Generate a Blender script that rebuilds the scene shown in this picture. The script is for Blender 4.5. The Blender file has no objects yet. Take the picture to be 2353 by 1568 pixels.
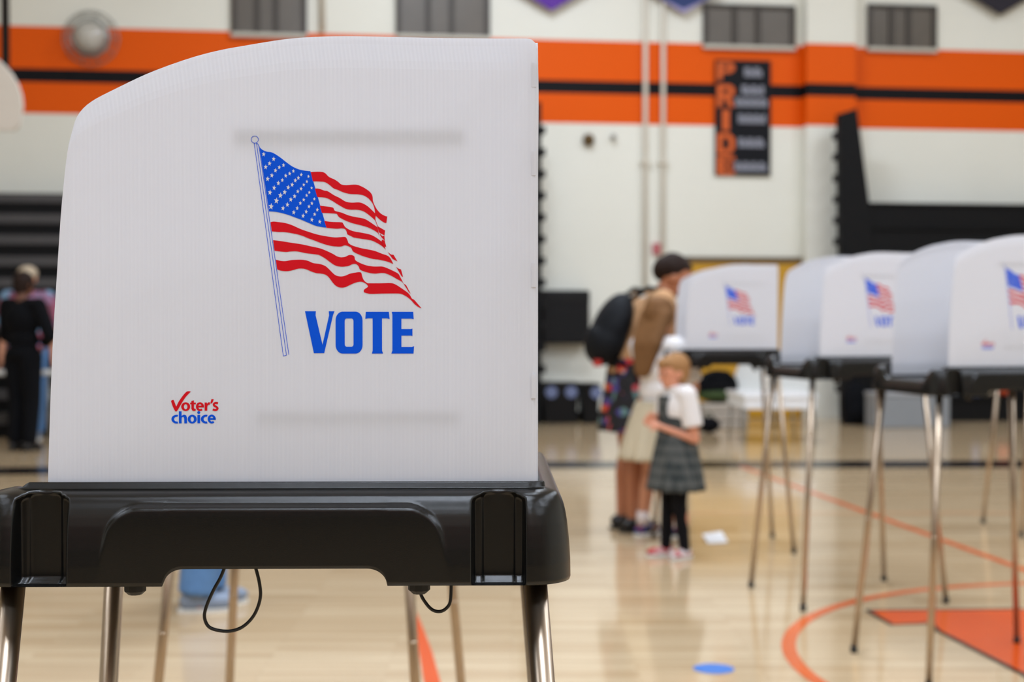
import bpy, bmesh, math, random
from mathutils import Vector, Matrix
from mathutils.geometry import tessellate_polygon
random.seed(7)
C = bpy.context.scene.collection
sc = bpy.context.scene
PI = math.pi
# ------------------------------------------------------------------ camera
F = 3268.0                       # focal length in pixels of the 2353 px frame (50 mm lens)
EYE = 1.27
PITCH = math.atan(53 / F)
cam_d = bpy.data.cameras.new('camera')
cam = bpy.data.objects.new('camera', cam_d)
C.objects.link(cam)
cam.location = (0, 0, EYE)
cam.rotation_euler = (PI / 2 - PITCH, 0, 0)
cam_d.sensor_width = 36.0
cam_d.lens = 36.0 * F / 2353
cam_d.clip_start = 0.05
cam_d.clip_end = 100
cam_d.dof.use_dof = True
cam_d.dof.focus_distance = 1.455
cam_d.dof.aperture_fstop = 5.2
sc.camera = cam
# ------------------------------------------------------------------ exposure, world
sc.view_settings.view_transform = 'Standard'
sc.view_settings.look = 'None'
sc.view_settings.exposure = 0.0
sc.view_settings.gamma = 1.0
sc.view_settings.use_curve_mapping = False
w = bpy.data.worlds.new('world')
sc.world = w
w.use_nodes = True
w.node_tree.nodes['Background'].inputs[0].default_value = (0.9, 0.92, 1, 1)
w.node_tree.nodes['Background'].inputs[1].default_value = 0.05
# ------------------------------------------------------------------ ceiling light power (fixtures built below)
CEIL = 8.2
LAMPS = [(x, y) for y in (-6.0, -1.2, 3.6, 8.4, 13.2) for x in (-7.0, 0.2, 7.4)]
LAMP_W = 220.0
for i, (x, y) in enumerate(LAMPS):
    ld = bpy.data.lights.new('ceiling_lamp', 'AREA')
    ld.shape = 'RECTANGLE'; ld.size = 2.2; ld.size_y = 0.9
    ld.energy = LAMP_W * {-7.0: 0.5, 0.2: 1.1, 7.4: 0.92}[x]
    if y > 8: ld.energy *= {-7.0: 0.06, 0.2: 1.1, 7.4: 0.85}[x]      # far left lamps turned down to darken that end of the wall
    ld.color = (0.86, 0.98, 1.16)
    lo = bpy.data.objects.new('ceiling_lamp', ld)
    lo.location = (x, y, CEIL - 0.16)
    C.objects.link(lo)

# ------------------------------------------------------------------ pixel helpers -> real places
def ray(px, py):
    dx = (px - 1176.5) / F; dy = (784 - py) / F
    return Vector((dx, math.cos(PITCH) + dy * math.sin(PITCH), -math.sin(PITCH) + dy * math.cos(PITCH)))
def P(px, py, Y):
    r = ray(px, py); return Vector((0, 0, EYE)) + r * (Y / r.y)
def FL(px, py, z=0.0):
    r = ray(px, py); return Vector((0, 0, EYE)) + r * ((z - EYE) / r.z)
WA = math.radians(7.6)
W0 = Vector((0.67, 17.7, 0)); WU = Vector((math.cos(WA), math.sin(WA), 0)); WN = Vector((math.sin(WA), -math.cos(WA), 0))
def WL(px, py, off=0.0):
    """wall coordinates (u along the far wall, z) of a pixel, off = metres in front of the wall"""
    o = W0 + WN * off; r = ray(px, py); e = Vector((0, 0, EYE))
    t = (o - e).dot(WN) / r.dot(WN); p = e + r * t
    return (p - o).dot(WU), p.z

# ------------------------------------------------------------------ materials
def lin(c):
    return tuple(((v / 255) / 12.92 if v / 255 <= 0.04045 else ((v / 255 + 0.055) / 1.055) ** 2.4) for v in c)
def mat(name, rgb, rough=0.6, metal=0.0, spec=0.5, var=0.0, vscale=8.0, bump=0.0, bscale=80.0, coat=0.0):
    m = bpy.data.materials.new(name); m.use_nodes = True
    nt = m.node_tree; b = nt.nodes['Principled BSDF']
    c = lin(rgb)
    b.inputs['Base Color'].default_value = (*c, 1)
    b.inputs['Roughness'].default_value = rough
    b.inputs['Metallic'].default_value = metal
    b.inputs['Specular IOR Level'].default_value = spec
    b.inputs['Coat Weight'].default_value = coat
    tc = nt.nodes.new('ShaderNodeTexCoord')
    if var > 0:
        n = nt.nodes.new('ShaderNodeTexNoise'); n.inputs['Scale'].default_value = vscale; n.inputs['Detail'].default_value = 4
        mx = nt.nodes.new('ShaderNodeMix'); mx.data_type = 'RGBA'
        mx.inputs['A'].default_value = (*[v * (1 - var) for v in c], 1)
        mx.inputs['B'].default_value = (*[min(1, v * (1 + var)) for v in c], 1)
        nt.links.new(tc.outputs['Object'], n.inputs['Vector'])
        nt.links.new(n.outputs['Fac'], mx.inputs['Factor'])
        nt.links.new(mx.outputs['Result'], b.inputs['Base Color'])
    if bump > 0:
        n2 = nt.nodes.new('ShaderNodeTexNoise'); n2.inputs['Scale'].default_value = bscale
        bp = nt.nodes.new('ShaderNodeBump'); bp.inputs['Strength'].default_value = bump; bp.inputs['Distance'].default_value = 0.002
        nt.links.new(tc.outputs['Object'], n2.inputs['Vector'])
        nt.links.new(n2.outputs['Fac'], bp.inputs['Height'])
        nt.links.new(bp.outputs['Normal'], b.inputs['Normal'])
    return m
def N(nt, t, **kw):
    n = nt.nodes.new(t)
    for k, v in kw.items(): setattr(n, k, v)
    return n
def math_node(nt, op, a, b=None):
    n = nt.nodes.new('ShaderNodeMath'); n.operation = op
    for i, v in enumerate((a, b)):
        if v is None: continue
        if isinstance(v, (int, float)): n.inputs[i].default_value = v
        else: nt.links.new(v, n.inputs[i])
    return n.outputs[0]

# painted block wall with the team-colour stripes (paint bands by height)
def wall_material(name, striped):
    m = bpy.data.materials.new(name); m.use_nodes = True; nt = m.node_tree; b = nt.nodes['Principled BSDF']
    b.inputs['Roughness'].default_value = 0.5; b.inputs['Specular IOR Level'].default_value = 0.15
    tc = N(nt, 'ShaderNodeTexCoord'); sp = N(nt, 'ShaderNodeSeparateXYZ'); nt.links.new(tc.outputs['Object'], sp.inputs[0])
    z = sp.outputs['Z']
    cmb = N(nt, 'ShaderNodeCombineXYZ'); nt.links.new(sp.outputs['X'], cmb.inputs[0]); nt.links.new(z, cmb.inputs[1])
    br = N(nt, 'ShaderNodeTexBrick'); br.inputs['Scale'].default_value = 1.0
    br.inputs['Brick Width'].default_value = 0.4; br.inputs['Row Height'].default_value = 0.2
    br.inputs['Mortar Size'].default_value = 0.006; br.inputs['Mortar Smooth'].default_value = 0.6
    nt.links.new(cmb.outputs[0], br.inputs['Vector'])
    nz = N(nt, 'ShaderNodeTexNoise'); nz.inputs['Scale'].default_value = 0.7; nt.links.new(tc.outputs['Object'], nz.inputs['Vector'])
    base = N(nt, 'ShaderNodeMix', data_type='RGBA')
    base.inputs['A'].default_value = (*lin((222, 220, 207)), 1); base.inputs['B'].default_value = (*lin((234, 233, 222)), 1)
    nt.links.new(nz.outputs['Fac'], base.inputs['Factor'])
    col = base.outputs['Result']
    if striped:
        def band(lo, hi): return math_node(nt, 'MULTIPLY', math_node(nt, 'GREATER_THAN', z, lo), math_node(nt, 'LESS_THAN', z, hi))
        for lo, hi, rgb in ((3.69, 4.72, (226, 88, 0)), (4.06, 4.22, (10, 10, 14))):
            mx = N(nt, 'ShaderNodeMix', data_type='RGBA'); nt.links.new(band(lo, hi), mx.inputs['Factor'])
            nt.links.new(col, mx.inputs['A']); mx.inputs['B'].default_value = (*lin(rgb), 1); col = mx.outputs['Result']
    nt.links.new(col, b.inputs['Base Color'])
    bp = N(nt, 'ShaderNodeBump'); bp.inputs['Strength'].default_value = 0.4; bp.inputs['Distance'].default_value = 0.004
    inv = math_node(nt, 'SUBTRACT', 1.0, br.outputs['Fac']); nt.links.new(inv, bp.inputs['Height']); nt.links.new(bp.outputs['Normal'], b.inputs['Normal'])
    return m

def floor_material():
    m = bpy.data.materials.new('varnished_maple'); m.use_nodes = True; nt = m.node_tree; b = nt.nodes['Principled BSDF']
    tc = N(nt, 'ShaderNodeTexCoord')
    br = N(nt, 'ShaderNodeTexBrick'); br.inputs['Scale'].default_value = 1.0
    br.inputs['Brick Width'].default_value = 0.9; br.inputs['Row Height'].default_value = 0.057
    br.inputs['Mortar Size'].default_value = 0.0008; br.inputs['Color1'].default_value = (*lin((210, 186, 150)), 1)
    br.inputs['Color2'].default_value = (*lin((192, 164, 126)), 1); br.inputs['Mortar'].default_value = (*lin((160, 130, 95)), 1)
    nt.links.new(tc.outputs['Object'], br.inputs['Vector'])
    mp = N(nt, 'ShaderNodeMapping'); mp.inputs['Scale'].default_value = (1.0, 14.0, 1); nt.links.new(tc.outputs['Object'], mp.inputs[0])
    nz = N(nt, 'ShaderNodeTexNoise'); nz.inputs['Scale'].default_value = 1.6; nz.inputs['Detail'].default_value = 5
    nt.links.new(mp.outputs[0], nz.inputs['Vector'])
    mx = N(nt, 'ShaderNodeMix', data_type='RGBA', blend_type='MULTIPLY'); mx.inputs['Factor'].default_value = 0.45
    cr = N(nt, 'ShaderNodeValToRGB'); cr.color_ramp.elements[0].position = 0.3; cr.color_ramp.elements[0].color = (0.72, 0.66, 0.58, 1)
    cr.color_ramp.elements[1].position = 0.62; cr.color_ramp.elements[1].color = (1, 1, 1, 1)
    nt.links.new(nz.outputs['Fac'], cr.inputs[0]); nt.links.new(br.outputs['Color'], mx.inputs['A']); nt.links.new(cr.outputs[0], mx.inputs['B'])
    nt.links.new(mx.outputs['Result'], b.inputs['Base Color'])
    b.inputs['Roughness'].default_value = 0.1
    b.inputs['Specular IOR Level'].default_value = 0.6
    return m

def panel_material():
    m = bpy.data.materials.new('corrugated_white_plastic'); m.use_nodes = True; nt = m.node_tree; b = nt.nodes['Principled BSDF']
    out = nt.nodes['Material Output']
    tc = N(nt, 'ShaderNodeTexCoord'); sp = N(nt, 'ShaderNodeSeparateXYZ'); nt.links.new(tc.outputs['Object'], sp.inputs[0])
    k = math_node(nt, 'ADD', sp.outputs['X'], sp.outputs['Y'])
    mm = N(nt, 'ShaderNodeCombineXYZ'); nt.links.new(math_node(nt, 'MULTIPLY', k, 260.0), mm.inputs[0])
    nt.links.new(math_node(nt, 'MULTIPLY', sp.outputs['Z'], 1.5), mm.inputs[2])
    nz = N(nt, 'ShaderNodeTexNoise'); nz.inputs['Scale'].default_value = 1.0; nz.inputs['Detail'].default_value = 2
    nt.links.new(mm.outputs[0], nz.inputs['Vector'])
    mx = N(nt, 'ShaderNodeMix', data_type='RGBA'); mx.inputs['A'].default_value = (*lin((229, 230, 234)), 1); mx.inputs['B'].default_value = (*lin((236, 237, 239)), 1)
    nt.links.new(nz.outputs['Fac'], mx.inputs['Factor']); nt.links.new(mx.outputs['Result'], b.inputs['Base Color'])
    b.inputs['Roughness'].default_value = 0.5; b.inputs['Specular IOR Level'].default_value = 0.3
    wv = math_node(nt, 'SINE', math_node(nt, 'MULTIPLY', k, 2 * PI / 0.0042))
    bp = N(nt, 'ShaderNodeBump'); bp.inputs['Strength'].default_value = 0.12; bp.inputs['Distance'].default_value = 0.0006
    nt.links.new(wv, bp.inputs['Height']); nt.links.new(bp.outputs['Normal'], b.inputs['Normal'])
    tr = N(nt, 'ShaderNodeBsdfTranslucent'); tr.inputs[0].default_value = (0.86, 0.86, 0.9, 1)
    ms = N(nt, 'ShaderNodeMixShader'); ms.inputs[0].default_value = 0.42
    nt.links.new(b.outputs[0], ms.inputs[1]); nt.links.new(tr.outputs[0], ms.inputs[2]); nt.links.new(ms.outputs[0], out.inputs[0])
    return m

def cells_material(name, cols, scale, rough=0.8, smooth=False):
    """cloth print: random patches of the given colours"""
    m = bpy.data.materials.new(name); m.use_nodes = True; nt = m.node_tree; b = nt.nodes['Principled BSDF']
    b.inputs['Roughness'].default_value = rough
    tc = N(nt, 'ShaderNodeTexCoord'); v = N(nt, 'ShaderNodeTexVoronoi'); v.inputs['Scale'].default_value = scale
    nt.links.new(tc.outputs['Object'], v.inputs['Vector'])
    cr = N(nt, 'ShaderNodeValToRGB'); cr.color_ramp.interpolation = 'LINEAR' if smooth else 'CONSTANT'
    e = cr.color_ramp.elements
    while len(e) < len(cols): e.new(0.5)
    for i, c in enumerate(cols): e[i].position = i / len(cols); e[i].color = (*lin(c), 1)
    sp = N(nt, 'ShaderNodeSeparateColor'); nt.links.new(v.outputs['Color'], sp.inputs[0]); nt.links.new(sp.outputs[0], cr.inputs[0])
    nt.links.new(cr.outputs[0], b.inputs['Base Color'])
    return m

def plaid_material():
    m = bpy.data.materials.new('grey_plaid'); m.use_nodes = True; nt = m.node_tree; b = nt.nodes['Principled BSDF']
    b.inputs['Roughness'].default_value = 0.85
    tc = N(nt, 'ShaderNodeTexCoord'); sp = N(nt, 'ShaderNodeSeparateXYZ'); nt.links.new(tc.outputs['Object'], sp.inputs[0])
    def stripes(o, per, lo): return math_node(nt, 'GREATER_THAN', math_node(nt, 'SINE', math_node(nt, 'MULTIPLY', o, 2 * PI / per)), lo)
    a = stripes(math_node(nt, 'ADD', sp.outputs['X'], sp.outputs['Y']), 0.06, 0.3); c = stripes(sp.outputs['Z'], 0.06, 0.3)
    f = math_node(nt, 'MULTIPLY', math_node(nt, 'ADD', a, c), 0.5)
    cr = N(nt, 'ShaderNodeValToRGB'); cr.color_ramp.elements[0].color = (*lin((84, 86, 84)), 1); cr.color_ramp.elements[1].color = (*lin((34, 44, 46)), 1)
    nt.links.new(f, cr.inputs[0]); nt.links.new(cr.outputs[0], b.inputs['Base Color'])
    return m

M = {}
M['wall'] = wall_material('striped_painted_block', True)
M['plain_wall'] = wall_material('painted_block', False)
M['floor'] = floor_material()
M['panel'] = panel_material()
M['ceiling'] = mat('ceiling_paint', (222, 220, 214), 0.9, var=0.03)
M['tray'] = mat('moulded_black_plastic', (15, 15, 14), 0.2, spec=0.42, var=0.1, vscale=300, bump=0.10, bscale=2400)
M['chrome'] = mat('polished_steel_tube', (176, 158, 138), 0.31, metal=1.0, var=0.08, vscale=40)
M['rubber'] = mat('black_rubber', (18, 18, 18), 0.6, var=0.1)
M['cord'] = mat('black_cord', (10, 10, 11), 0.5, var=0.1)
M['blue_ink'] = mat('blue_ink', (0, 80, 212), 0.45, spec=0.15, var=0.03, vscale=500)
M['red_ink'] = mat('red_ink', (204, 16, 30), 0.45, spec=0.15, var=0.06, vscale=900)
M['white_ink'] = mat('bare_plastic_star', (214, 213, 218), 0.5, spec=0.3, var=0.01)
M['paper'] = mat('white_paper', (235, 235, 235), 0.7, var=0.02)
M['strip'] = mat('grey_mounting_strip', (96, 100, 112), 0.7, var=0.05)
M['black_paint'] = mat('black_court_paint', (12, 12, 17), 0.2, var=0.1, vscale=3)
M['orange_paint'] = mat('orange_court_paint', (214, 96, 40), 0.2, var=0.06, vscale=3)
M['pale_orange'] = mat('pale_orange_court_paint', (212, 158, 112), 0.2, var=0.05)
M['logo_orange'] = mat('bright_orange_logo_paint', (222, 84, 20), 0.2, var=0.05, vscale=2)
M['blue_paint'] = mat('blue_floor_dot', (52, 120, 205), 0.3, var=0.05)
M['vent'] = mat('dark_window_pane', (92, 84, 74), 0.35, var=0.25, vscale=2.5)
M['vent_dark'] = mat('dark_mullion', (60, 53, 45), 0.5, var=0.1)
M['sill'] = mat('pale_sill_paint', (196, 192, 178), 0.6, var=0.03)
M['pipe'] = mat('white_pipe_paint', (216, 208, 192), 0.5, var=0.03)
M['bleacher'] = mat('black_bleacher', (9, 9, 11), 0.6, spec=0.2, var=0.15, vscale=3)
M['bleacher_edge'] = mat('dark_bleacher_bracket', (26, 25, 25), 0.6, spec=0.2, var=0.15)
M['bleacher_grey'] = mat('grey_bleacher_seat', (78, 76, 76), 0.6, spec=0.2, var=0.15, vscale=3)
M['mustard'] = mat('mustard_door_paint', (196, 146, 28), 0.5, var=0.08, vscale=2)
M['brown'] = mat('brown_frame', (98, 78, 48), 0.6, var=0.1)
M['black_cloth'] = mat('black_cloth', (10, 11, 15), 0.9, spec=0.15, var=0.15, vscale=12, bump=0.2)
M['navy_pack'] = mat('blue_black_nylon', (11, 14, 19), 0.7, spec=0.2, var=0.15, vscale=10, bump=0.2)
M['black_plastic'] = mat('black_plastic', (9, 9, 12), 0.5, spec=0.25, var=0.1)
M['grey_plastic'] = mat('grey_plastic', (134, 138, 142), 0.5, var=0.05)
M['green'] = mat('dark_green_cloth', (48, 66, 22), 0.8, var=0.2)
M['white_gloss'] = mat('white_gloss_laminate', (238, 240, 244), 0.15, var=0.02)
M['white_plastic'] = mat('white_plastic', (214, 214, 210), 0.5, var=0.04)
M['backboard'] = mat('beige_backboard', (208, 200, 188), 0.6, var=0.05)
M['purple'] = mat('purple_felt', (92, 48, 150), 0.8, var=0.1)
M['navy'] = mat('navy_felt', (44, 60, 108), 0.8, var=0.1)
M['lilac'] = mat('lilac_felt', (160, 152, 196), 0.8, var=0.05)
M['charcoal'] = mat('black_felt', (36, 32, 42), 0.8, var=0.1)
M['banner'] = mat('black_vinyl_banner', (12, 13, 19), 0.6, spec=0.2, var=0.1, vscale=2)
M['banner_orange'] = mat('orange_banner_letter', (206, 88, 10), 0.6, var=0.1)
M['banner_white'] = mat('grey_white_banner_text', (150, 152, 164), 0.6, var=0.05)
M['brass'] = mat('dark_bronze_bell', (88, 66, 30), 0.4, metal=0.4, var=0.1)
M['grey_metal'] = mat('grey_metal', (150, 150, 145), 0.35, metal=0.5, var=0.05)
M['dome'] = mat('frosted_dome', (190, 186, 176), 0.12, var=0.05)
M['skin'] = mat('skin', (206, 142, 108), 0.5, var=0.06, vscale=20)
M['skin_face'] = mat('pink_skin', (214, 146, 116), 0.5, var=0.06, vscale=20)
M['skin_dark'] = mat('tanned_skin', (176, 112, 78), 0.5, var=0.06, vscale=20)
M['skin_deep'] = mat('brown_skin', (112, 70, 50), 0.5, var=0.06, vscale=20)
M['hair_dark'] = mat('dark_brown_hair', (36, 22, 15), 0.7, spec=0.2, var=0.3, vscale=30, bump=0.5, bscale=120)
M['hair_brown'] = mat('light_brown_hair', (118, 82, 48), 0.7, spec=0.25, var=0.3, vscale=25, bump=0.5, bscale=120)
M['hair_blond'] = mat('blond_hair', (156, 114, 72), 0.7, spec=0.25, var=0.25, vscale=30, bump=0.5, bscale=120)
M['tan'] = mat('tan_knit', (190, 146, 104), 0.9, var=0.1, bump=0.4)
M['grey_shirt'] = mat('pale_grey_collar', (196, 196, 190), 0.8, var=0.05)
M['white_shirt'] = mat('white_cotton', (236, 232, 230), 0.8, var=0.03, bump=0.2)
M['khaki'] = mat('khaki_skirt', (198, 184, 156), 0.85, var=0.06, bump=0.2)
M['floral'] = cells_material('black_floral_print', [(18, 16, 20), (190, 70, 80), (18, 16, 20), (206, 128, 44), (24, 20, 34), (196, 44, 40), (70, 60, 130), (20, 18, 24), (92, 124, 124), (22, 20, 24), (18, 16, 20)], 24)
M['tiedye'] = cells_material('pink_blue_tie_dye', [(168, 86, 108), (120, 66, 88), (118, 150, 178), (176, 92, 98), (130, 72, 92), (150, 110, 140)], 9)
M['plaid'] = plaid_material()
M['tights'] = mat('black_tights', (12, 11, 16), 0.85, spec=0.2, var=0.1)
M['denim'] = mat('light_blue_denim', (88, 128, 176), 0.85, var=0.15, vscale=30, bump=0.3)
M['shoe_grey'] = mat('grey_blue_shoe', (128, 140, 158), 0.6, var=0.2, vscale=20)
M['shoe_dark'] = mat('black_shoe', (22, 20, 20), 0.4, var=0.1)
M['shoe_blue'] = cells_material('blue_patterned_shoe', [(30, 40, 96), (22, 22, 34), (60, 70, 140), (140, 60, 70)], 45)
M['shoe_red'] = cells_material('red_white_shoe', [(190, 16, 34), (226, 214, 214), (196, 24, 40), (222, 150, 150)], 30)
M['sock'] = mat('white_sock', (226, 212, 208), 0.9, var=0.05)
M['cap'] = mat('beige_cap', (196, 178, 152), 0.85, var=0.05)
M['eye'] = mat('dark_eye', (24, 18, 16), 0.2, var=0.05)
M['red'] = mat('red_plastic', (180, 40, 30), 0.5, var=0.1)
M['orange_ball'] = mat('orange_rubber', (226, 84, 40), 0.5, var=0.1)
M['blue_bottle'] = mat('blue_grey_plastic', (106, 116, 150), 0.4, var=0.1)
lm = bpy.data.materials.new('lit_diffuser'); lm.use_nodes = True
lm.node_tree.nodes['Principled BSDF'].inputs['Emission Color'].default_value = (1, 0.97, 0.93, 1)
lm.node_tree.nodes['Principled BSDF'].inputs['Emission Strength'].default_value = 2.0
M['lit'] = lm

# ------------------------------------------------------------------ mesh builder
class MB:
    def __init__(s): s.v = []; s.f = []
    def add(s, vs, fs):
        k = len(s.v); s.v += [tuple(v) for v in vs]; s.f += [tuple(i + k for i in f) for f in fs]; return s
    def box(s, a, b):
        (x0, y0, z0), (x1, y1, z1) = a, b
        return s.add([(x0, y0, z0), (x1, y0, z0), (x1, y1, z0), (x0, y1, z0), (x0, y0, z1), (x1, y0, z1), (x1, y1, z1), (x0, y1, z1)],
                     [(0, 3, 2, 1), (4, 5, 6, 7), (0, 1, 5, 4), (1, 2, 6, 5), (2, 3, 7, 6), (3, 0, 4, 7)])
    def tube(s, pts, r, n=12, closed=False, caps=True):
        pts = [Vector(p) for p in pts]; m = len(pts); rr = r if isinstance(r, (list, tuple)) else [r] * m
        vs = []; fs = []; prev = None
        for i, p in enumerate(pts):
            if closed: t = pts[(i + 1) % m] - pts[i - 1]
            else: t = pts[min(i + 1, m - 1)] - pts[max(i - 1, 0)]
            t.normalize()
            if prev is None:
                a = Vector((0, 0, 1)) if abs(t.z) < 0.9 else Vector((1, 0, 0)); u = t.cross(a).normalized()
            else: u = (prev - t * prev.dot(t)).normalized()
            prev = u; w_ = t.cross(u)
            for k in range(n):
                an = 2 * PI * k / n; vs.append(p + (u * math.cos(an) + w_ * math.sin(an)) * rr[i])
        R_ = m if closed else m - 1
        for i in range(R_):
            j = (i + 1) % m
            for k in range(n): fs.append((i * n + k, i * n + (k + 1) % n, j * n + (k + 1) % n, j * n + k))
        if caps and not closed: fs.append(tuple(range(n))[::-1]); fs.append(tuple((m - 1) * n + k for k in range(n)))
        return s.add(vs, fs)
    def ball(s, c, r, axes=None, nu=16, nv=10):
        c = Vector(c); r = (r, r, r) if isinstance(r, (int, float)) else r
        ax = axes or (Vector((1, 0, 0)), Vector((0, 1, 0)), Vector((0, 0, 1)))
        vs = [c + ax[2] * r[2]]; fs = []
        for j in range(1, nv):
            th = PI * j / nv
            for i in range(nu):
                ph = 2 * PI * i / nu
                vs.append(c + ax[0] * (r[0] * math.sin(th) * math.cos(ph)) + ax[1] * (r[1] * math.sin(th) * math.sin(ph)) + ax[2] * (r[2] * math.cos(th)))
        vs.append(c - ax[2] * r[2]); L = len(vs) - 1
        for i in range(nu):
            k = (i + 1) % nu; fs.append((0, 1 + i, 1 + k)); fs.append((L, 1 + (nv - 2) * nu + k, 1 + (nv - 2) * nu + i))
        for j in range(nv - 2):
            for i in range(nu):
                k = (i + 1) % nu; fs.append((1 + j * nu + i, 1 + (j + 1) * nu + i, 1 + (j + 1) * nu + k, 1 + j * nu + k))
        return s.add(vs, fs)
    def cap(s, a, ra, b, rb, n=14):                     # tapered limb with round ends
        s.tube([a, b], [ra, rb], n); s.ball(a, ra, nu=n, nv=8); s.ball(b, rb, nu=n, nv=8); return s
    def prism(s, poly, d0, d1, f=lambda x, y, d: (x, d, y), holes=()):
        """outline (and holes) in a plane, given thickness from d0 to d1"""
        loops = [list(poly)] + [list(h) for h in holes]
        flat = [p for l in loops for p in l]; n = len(flat)
        tris = tessellate_polygon([[Vector((p[0], p[1], 0)) for p in l] for l in loops])
        vs = [f(p[0], p[1], d0) for p in flat] + [f(p[0], p[1], d1) for p in flat]
        fs = []
        for t in tris: fs.append(tuple(t)); fs.append(tuple(i + n for i in reversed(t)))
        o = 0
        for l in loops:
            m = len(l)
            for i in range(m): j = (i + 1) % m; fs.append((o + i, o + j, n + o + j, n + o + i))
            o += m
        return s.add(vs, fs)
    def lathe(s, prof, c=(0, 0, 0), n=24):
        c = Vector(c); vs = []; fs = []; m = len(prof)
        for r, z in prof:
            for k in range(n): a = 2 * PI * k / n; vs.append(c + Vector((r * math.cos(a), r * math.sin(a), z)))
        for i in range(m - 1):
            for k in range(n): fs.append((i * n + k, i * n + (k + 1) % n, (i + 1) * n + (k + 1) % n, (i + 1) * n + k))
        fs.append(tuple(range(n))[::-1]); fs.append(tuple((m - 1) * n + k for k in range(n)))
        return s.add(vs, fs)
    def build(s, name, m, parent=None, smooth=False, bevel=0.0, fixn=True, xform=None):
        me = bpy.data.meshes.new(name); me.from_pydata(s.v, [], s.f)
        if fixn:
            bm = bmesh.new(); bm.from_mesh(me); bmesh.ops.recalc_face_normals(bm, faces=bm.faces); bm.to_mesh(me); bm.free()
        me.materials.append(m)
        if smooth: me.shade_smooth()
        o = bpy.data.objects.new(name, me); C.objects.link(o)
        if parent: o.parent = parent
        if bevel: b = o.modifiers.new('bevel', 'BEVEL'); b.width = bevel; b.segments = 2; b.limit_method = 'ANGLE'
        return o

def tag(o, label=None, cat=None, group=None, kind=None):
    if label: o['label'] = label
    if cat: o['category'] = cat
    if group: o['group'] = group
    if kind: o['kind'] = kind
    return o
def empty(name, loc, rz=0.0):
    o = bpy.data.objects.new(name, None); C.objects.link(o); o.location = loc; o.rotation_euler = (0, 0, rz); o.empty_display_size = 0.1; return o
def copy_tree(o, parent=None):
    c = o.copy(); C.objects.link(c); c.parent = parent
    for ch in o.children: copy_tree(ch, c)
    return c
def at_wall(name, u, off=0.0, z=0.0):
    """an Empty whose local x runs along the far wall and local -y points into the hall"""
    p = W0 + WU * u + WN * off; return empty(name, (p.x, p.y, z), WA)
def place_wall(o, u, off=0.0, z=0.0):
    p = W0 + WU * u + WN * off; o.location = (p.x, p.y, z); o.rotation_euler = (0, 0, WA); return o

# ================================================================== THE HALL
UL, UR, YN = -13.0, 13.5, -9.0
def struct(o): o['kind'] = 'structure'; return o
a = W0 + WU * UL; b = W0 + WU * UR
mb = MB(); mb.add([(-15, YN - .3, 0), (15, YN - .3, 0), (15, 20.5, 0), (-15, 20.5, 0)], [(0, 1, 2, 3)])
mb.add([(-15, YN - .3, -.2), (15, YN - .3, -.2), (15, 20.5, -.2), (-15, 20.5, -.2)], [(3, 2, 1, 0)])
floor = struct(mb.build('floor', M['floor'], fixn=False))
mb = MB().box((-15, YN - .3, CEIL), (15, 20.5, CEIL + .2)); struct(mb.build('ceiling', M['ceiling']))
mb = MB().box((UL - .3, 0, 0), (UR + .3, .3, CEIL)); far = struct(place_wall(mb.build('wall_back', M['wall']), 0))
mb = MB().box((-13.2, YN, 0), (-12.95, 16.2, CEIL)); struct(mb.build('wall_left', M['plain_wall']))
mb = MB().box((13.9, YN, 0), (14.2, 19.6, CEIL)); struct(mb.build('wall_right', M['plain_wall']))
mb = MB().box((-13.2, YN - .3, 0), (14.2, YN, CEIL)); wf = struct(mb.build('wall_front', M['wall']))
# unseen bleachers added behind the camera to darken reflections in tray and legs
fb = empty('bleachers', (0, YN, 0)); tag(fb, 'unseen black bleachers added opposite the flag-printed screens to darken reflections', 'bleachers', 'bleachers along the walls')
for k in range(9):
    d = .9 - .04 * k
    r = MB().box((-12.5, .05, k * .3), (13.5, d, k * .3 + .265)).build('bleacher_row', M['bleacher'], fb, bevel=.006)
    MB().box((-12.5, .05, k * .3 + .265), (13.5, d + .03, k * .3 + .3)).build('seat_board', M['bleacher'], r, bevel=.006)
u0, u1 = WL(1853, 300, .2)[0], WL(1966, 300, .2)[0]
mb = MB().box((u0, -.2, 0), (u1, 0, CEIL)); struct(place_wall(mb.build('wall_pilaster', M['wall']), 0))
mb = MB().box((UL, -.03, 0), (u0, 0, .11)).box((u1, -.03, 0), (UR, 0, .11)); struct(place_wall(mb.build('baseboard_back', M['bleacher_edge'], bevel=.004), 0))

# windows high in the back wall: dark panes with mullions and a pale sill
for i, (x0, x1, ybot, ytop) in enumerate(((537, 700, 76, -260), (915, 1120, 80, -260), (1619, 1820, 104, 12), (1996, 2145, 110, 12))):
    ua, zb = WL(x0, ybot); ub, _ = WL(x1, ybot); zt = WL((x0 + x1) / 2, ytop)[1]
    w_ = at_wall('window_%d' % (i + 1), (ua + ub) / 2, 0, zb); w_['kind'] = 'structure'
    h = (ub - ua) / 2; H = zt - zb
    MB().box((-h, -.012, 0), (h, -.002, H)).build('pane', M['vent'], w_)
    m2 = MB()
    for t in (-1, -.33, .2, 1): m2.box((h * t - .03, -.05, 0), (h * t + .03, -.012, H))
    m2.box((-h, -.05, H - .04), (h, -.012, H)).build('window_frame', M['vent_dark'], w_, bevel=.004)
    MB().box((-h - .03, -.07, -.05), (h + .03, -.002, 0)).build('window_sill', M['sill'], w_, bevel=.006)

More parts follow.
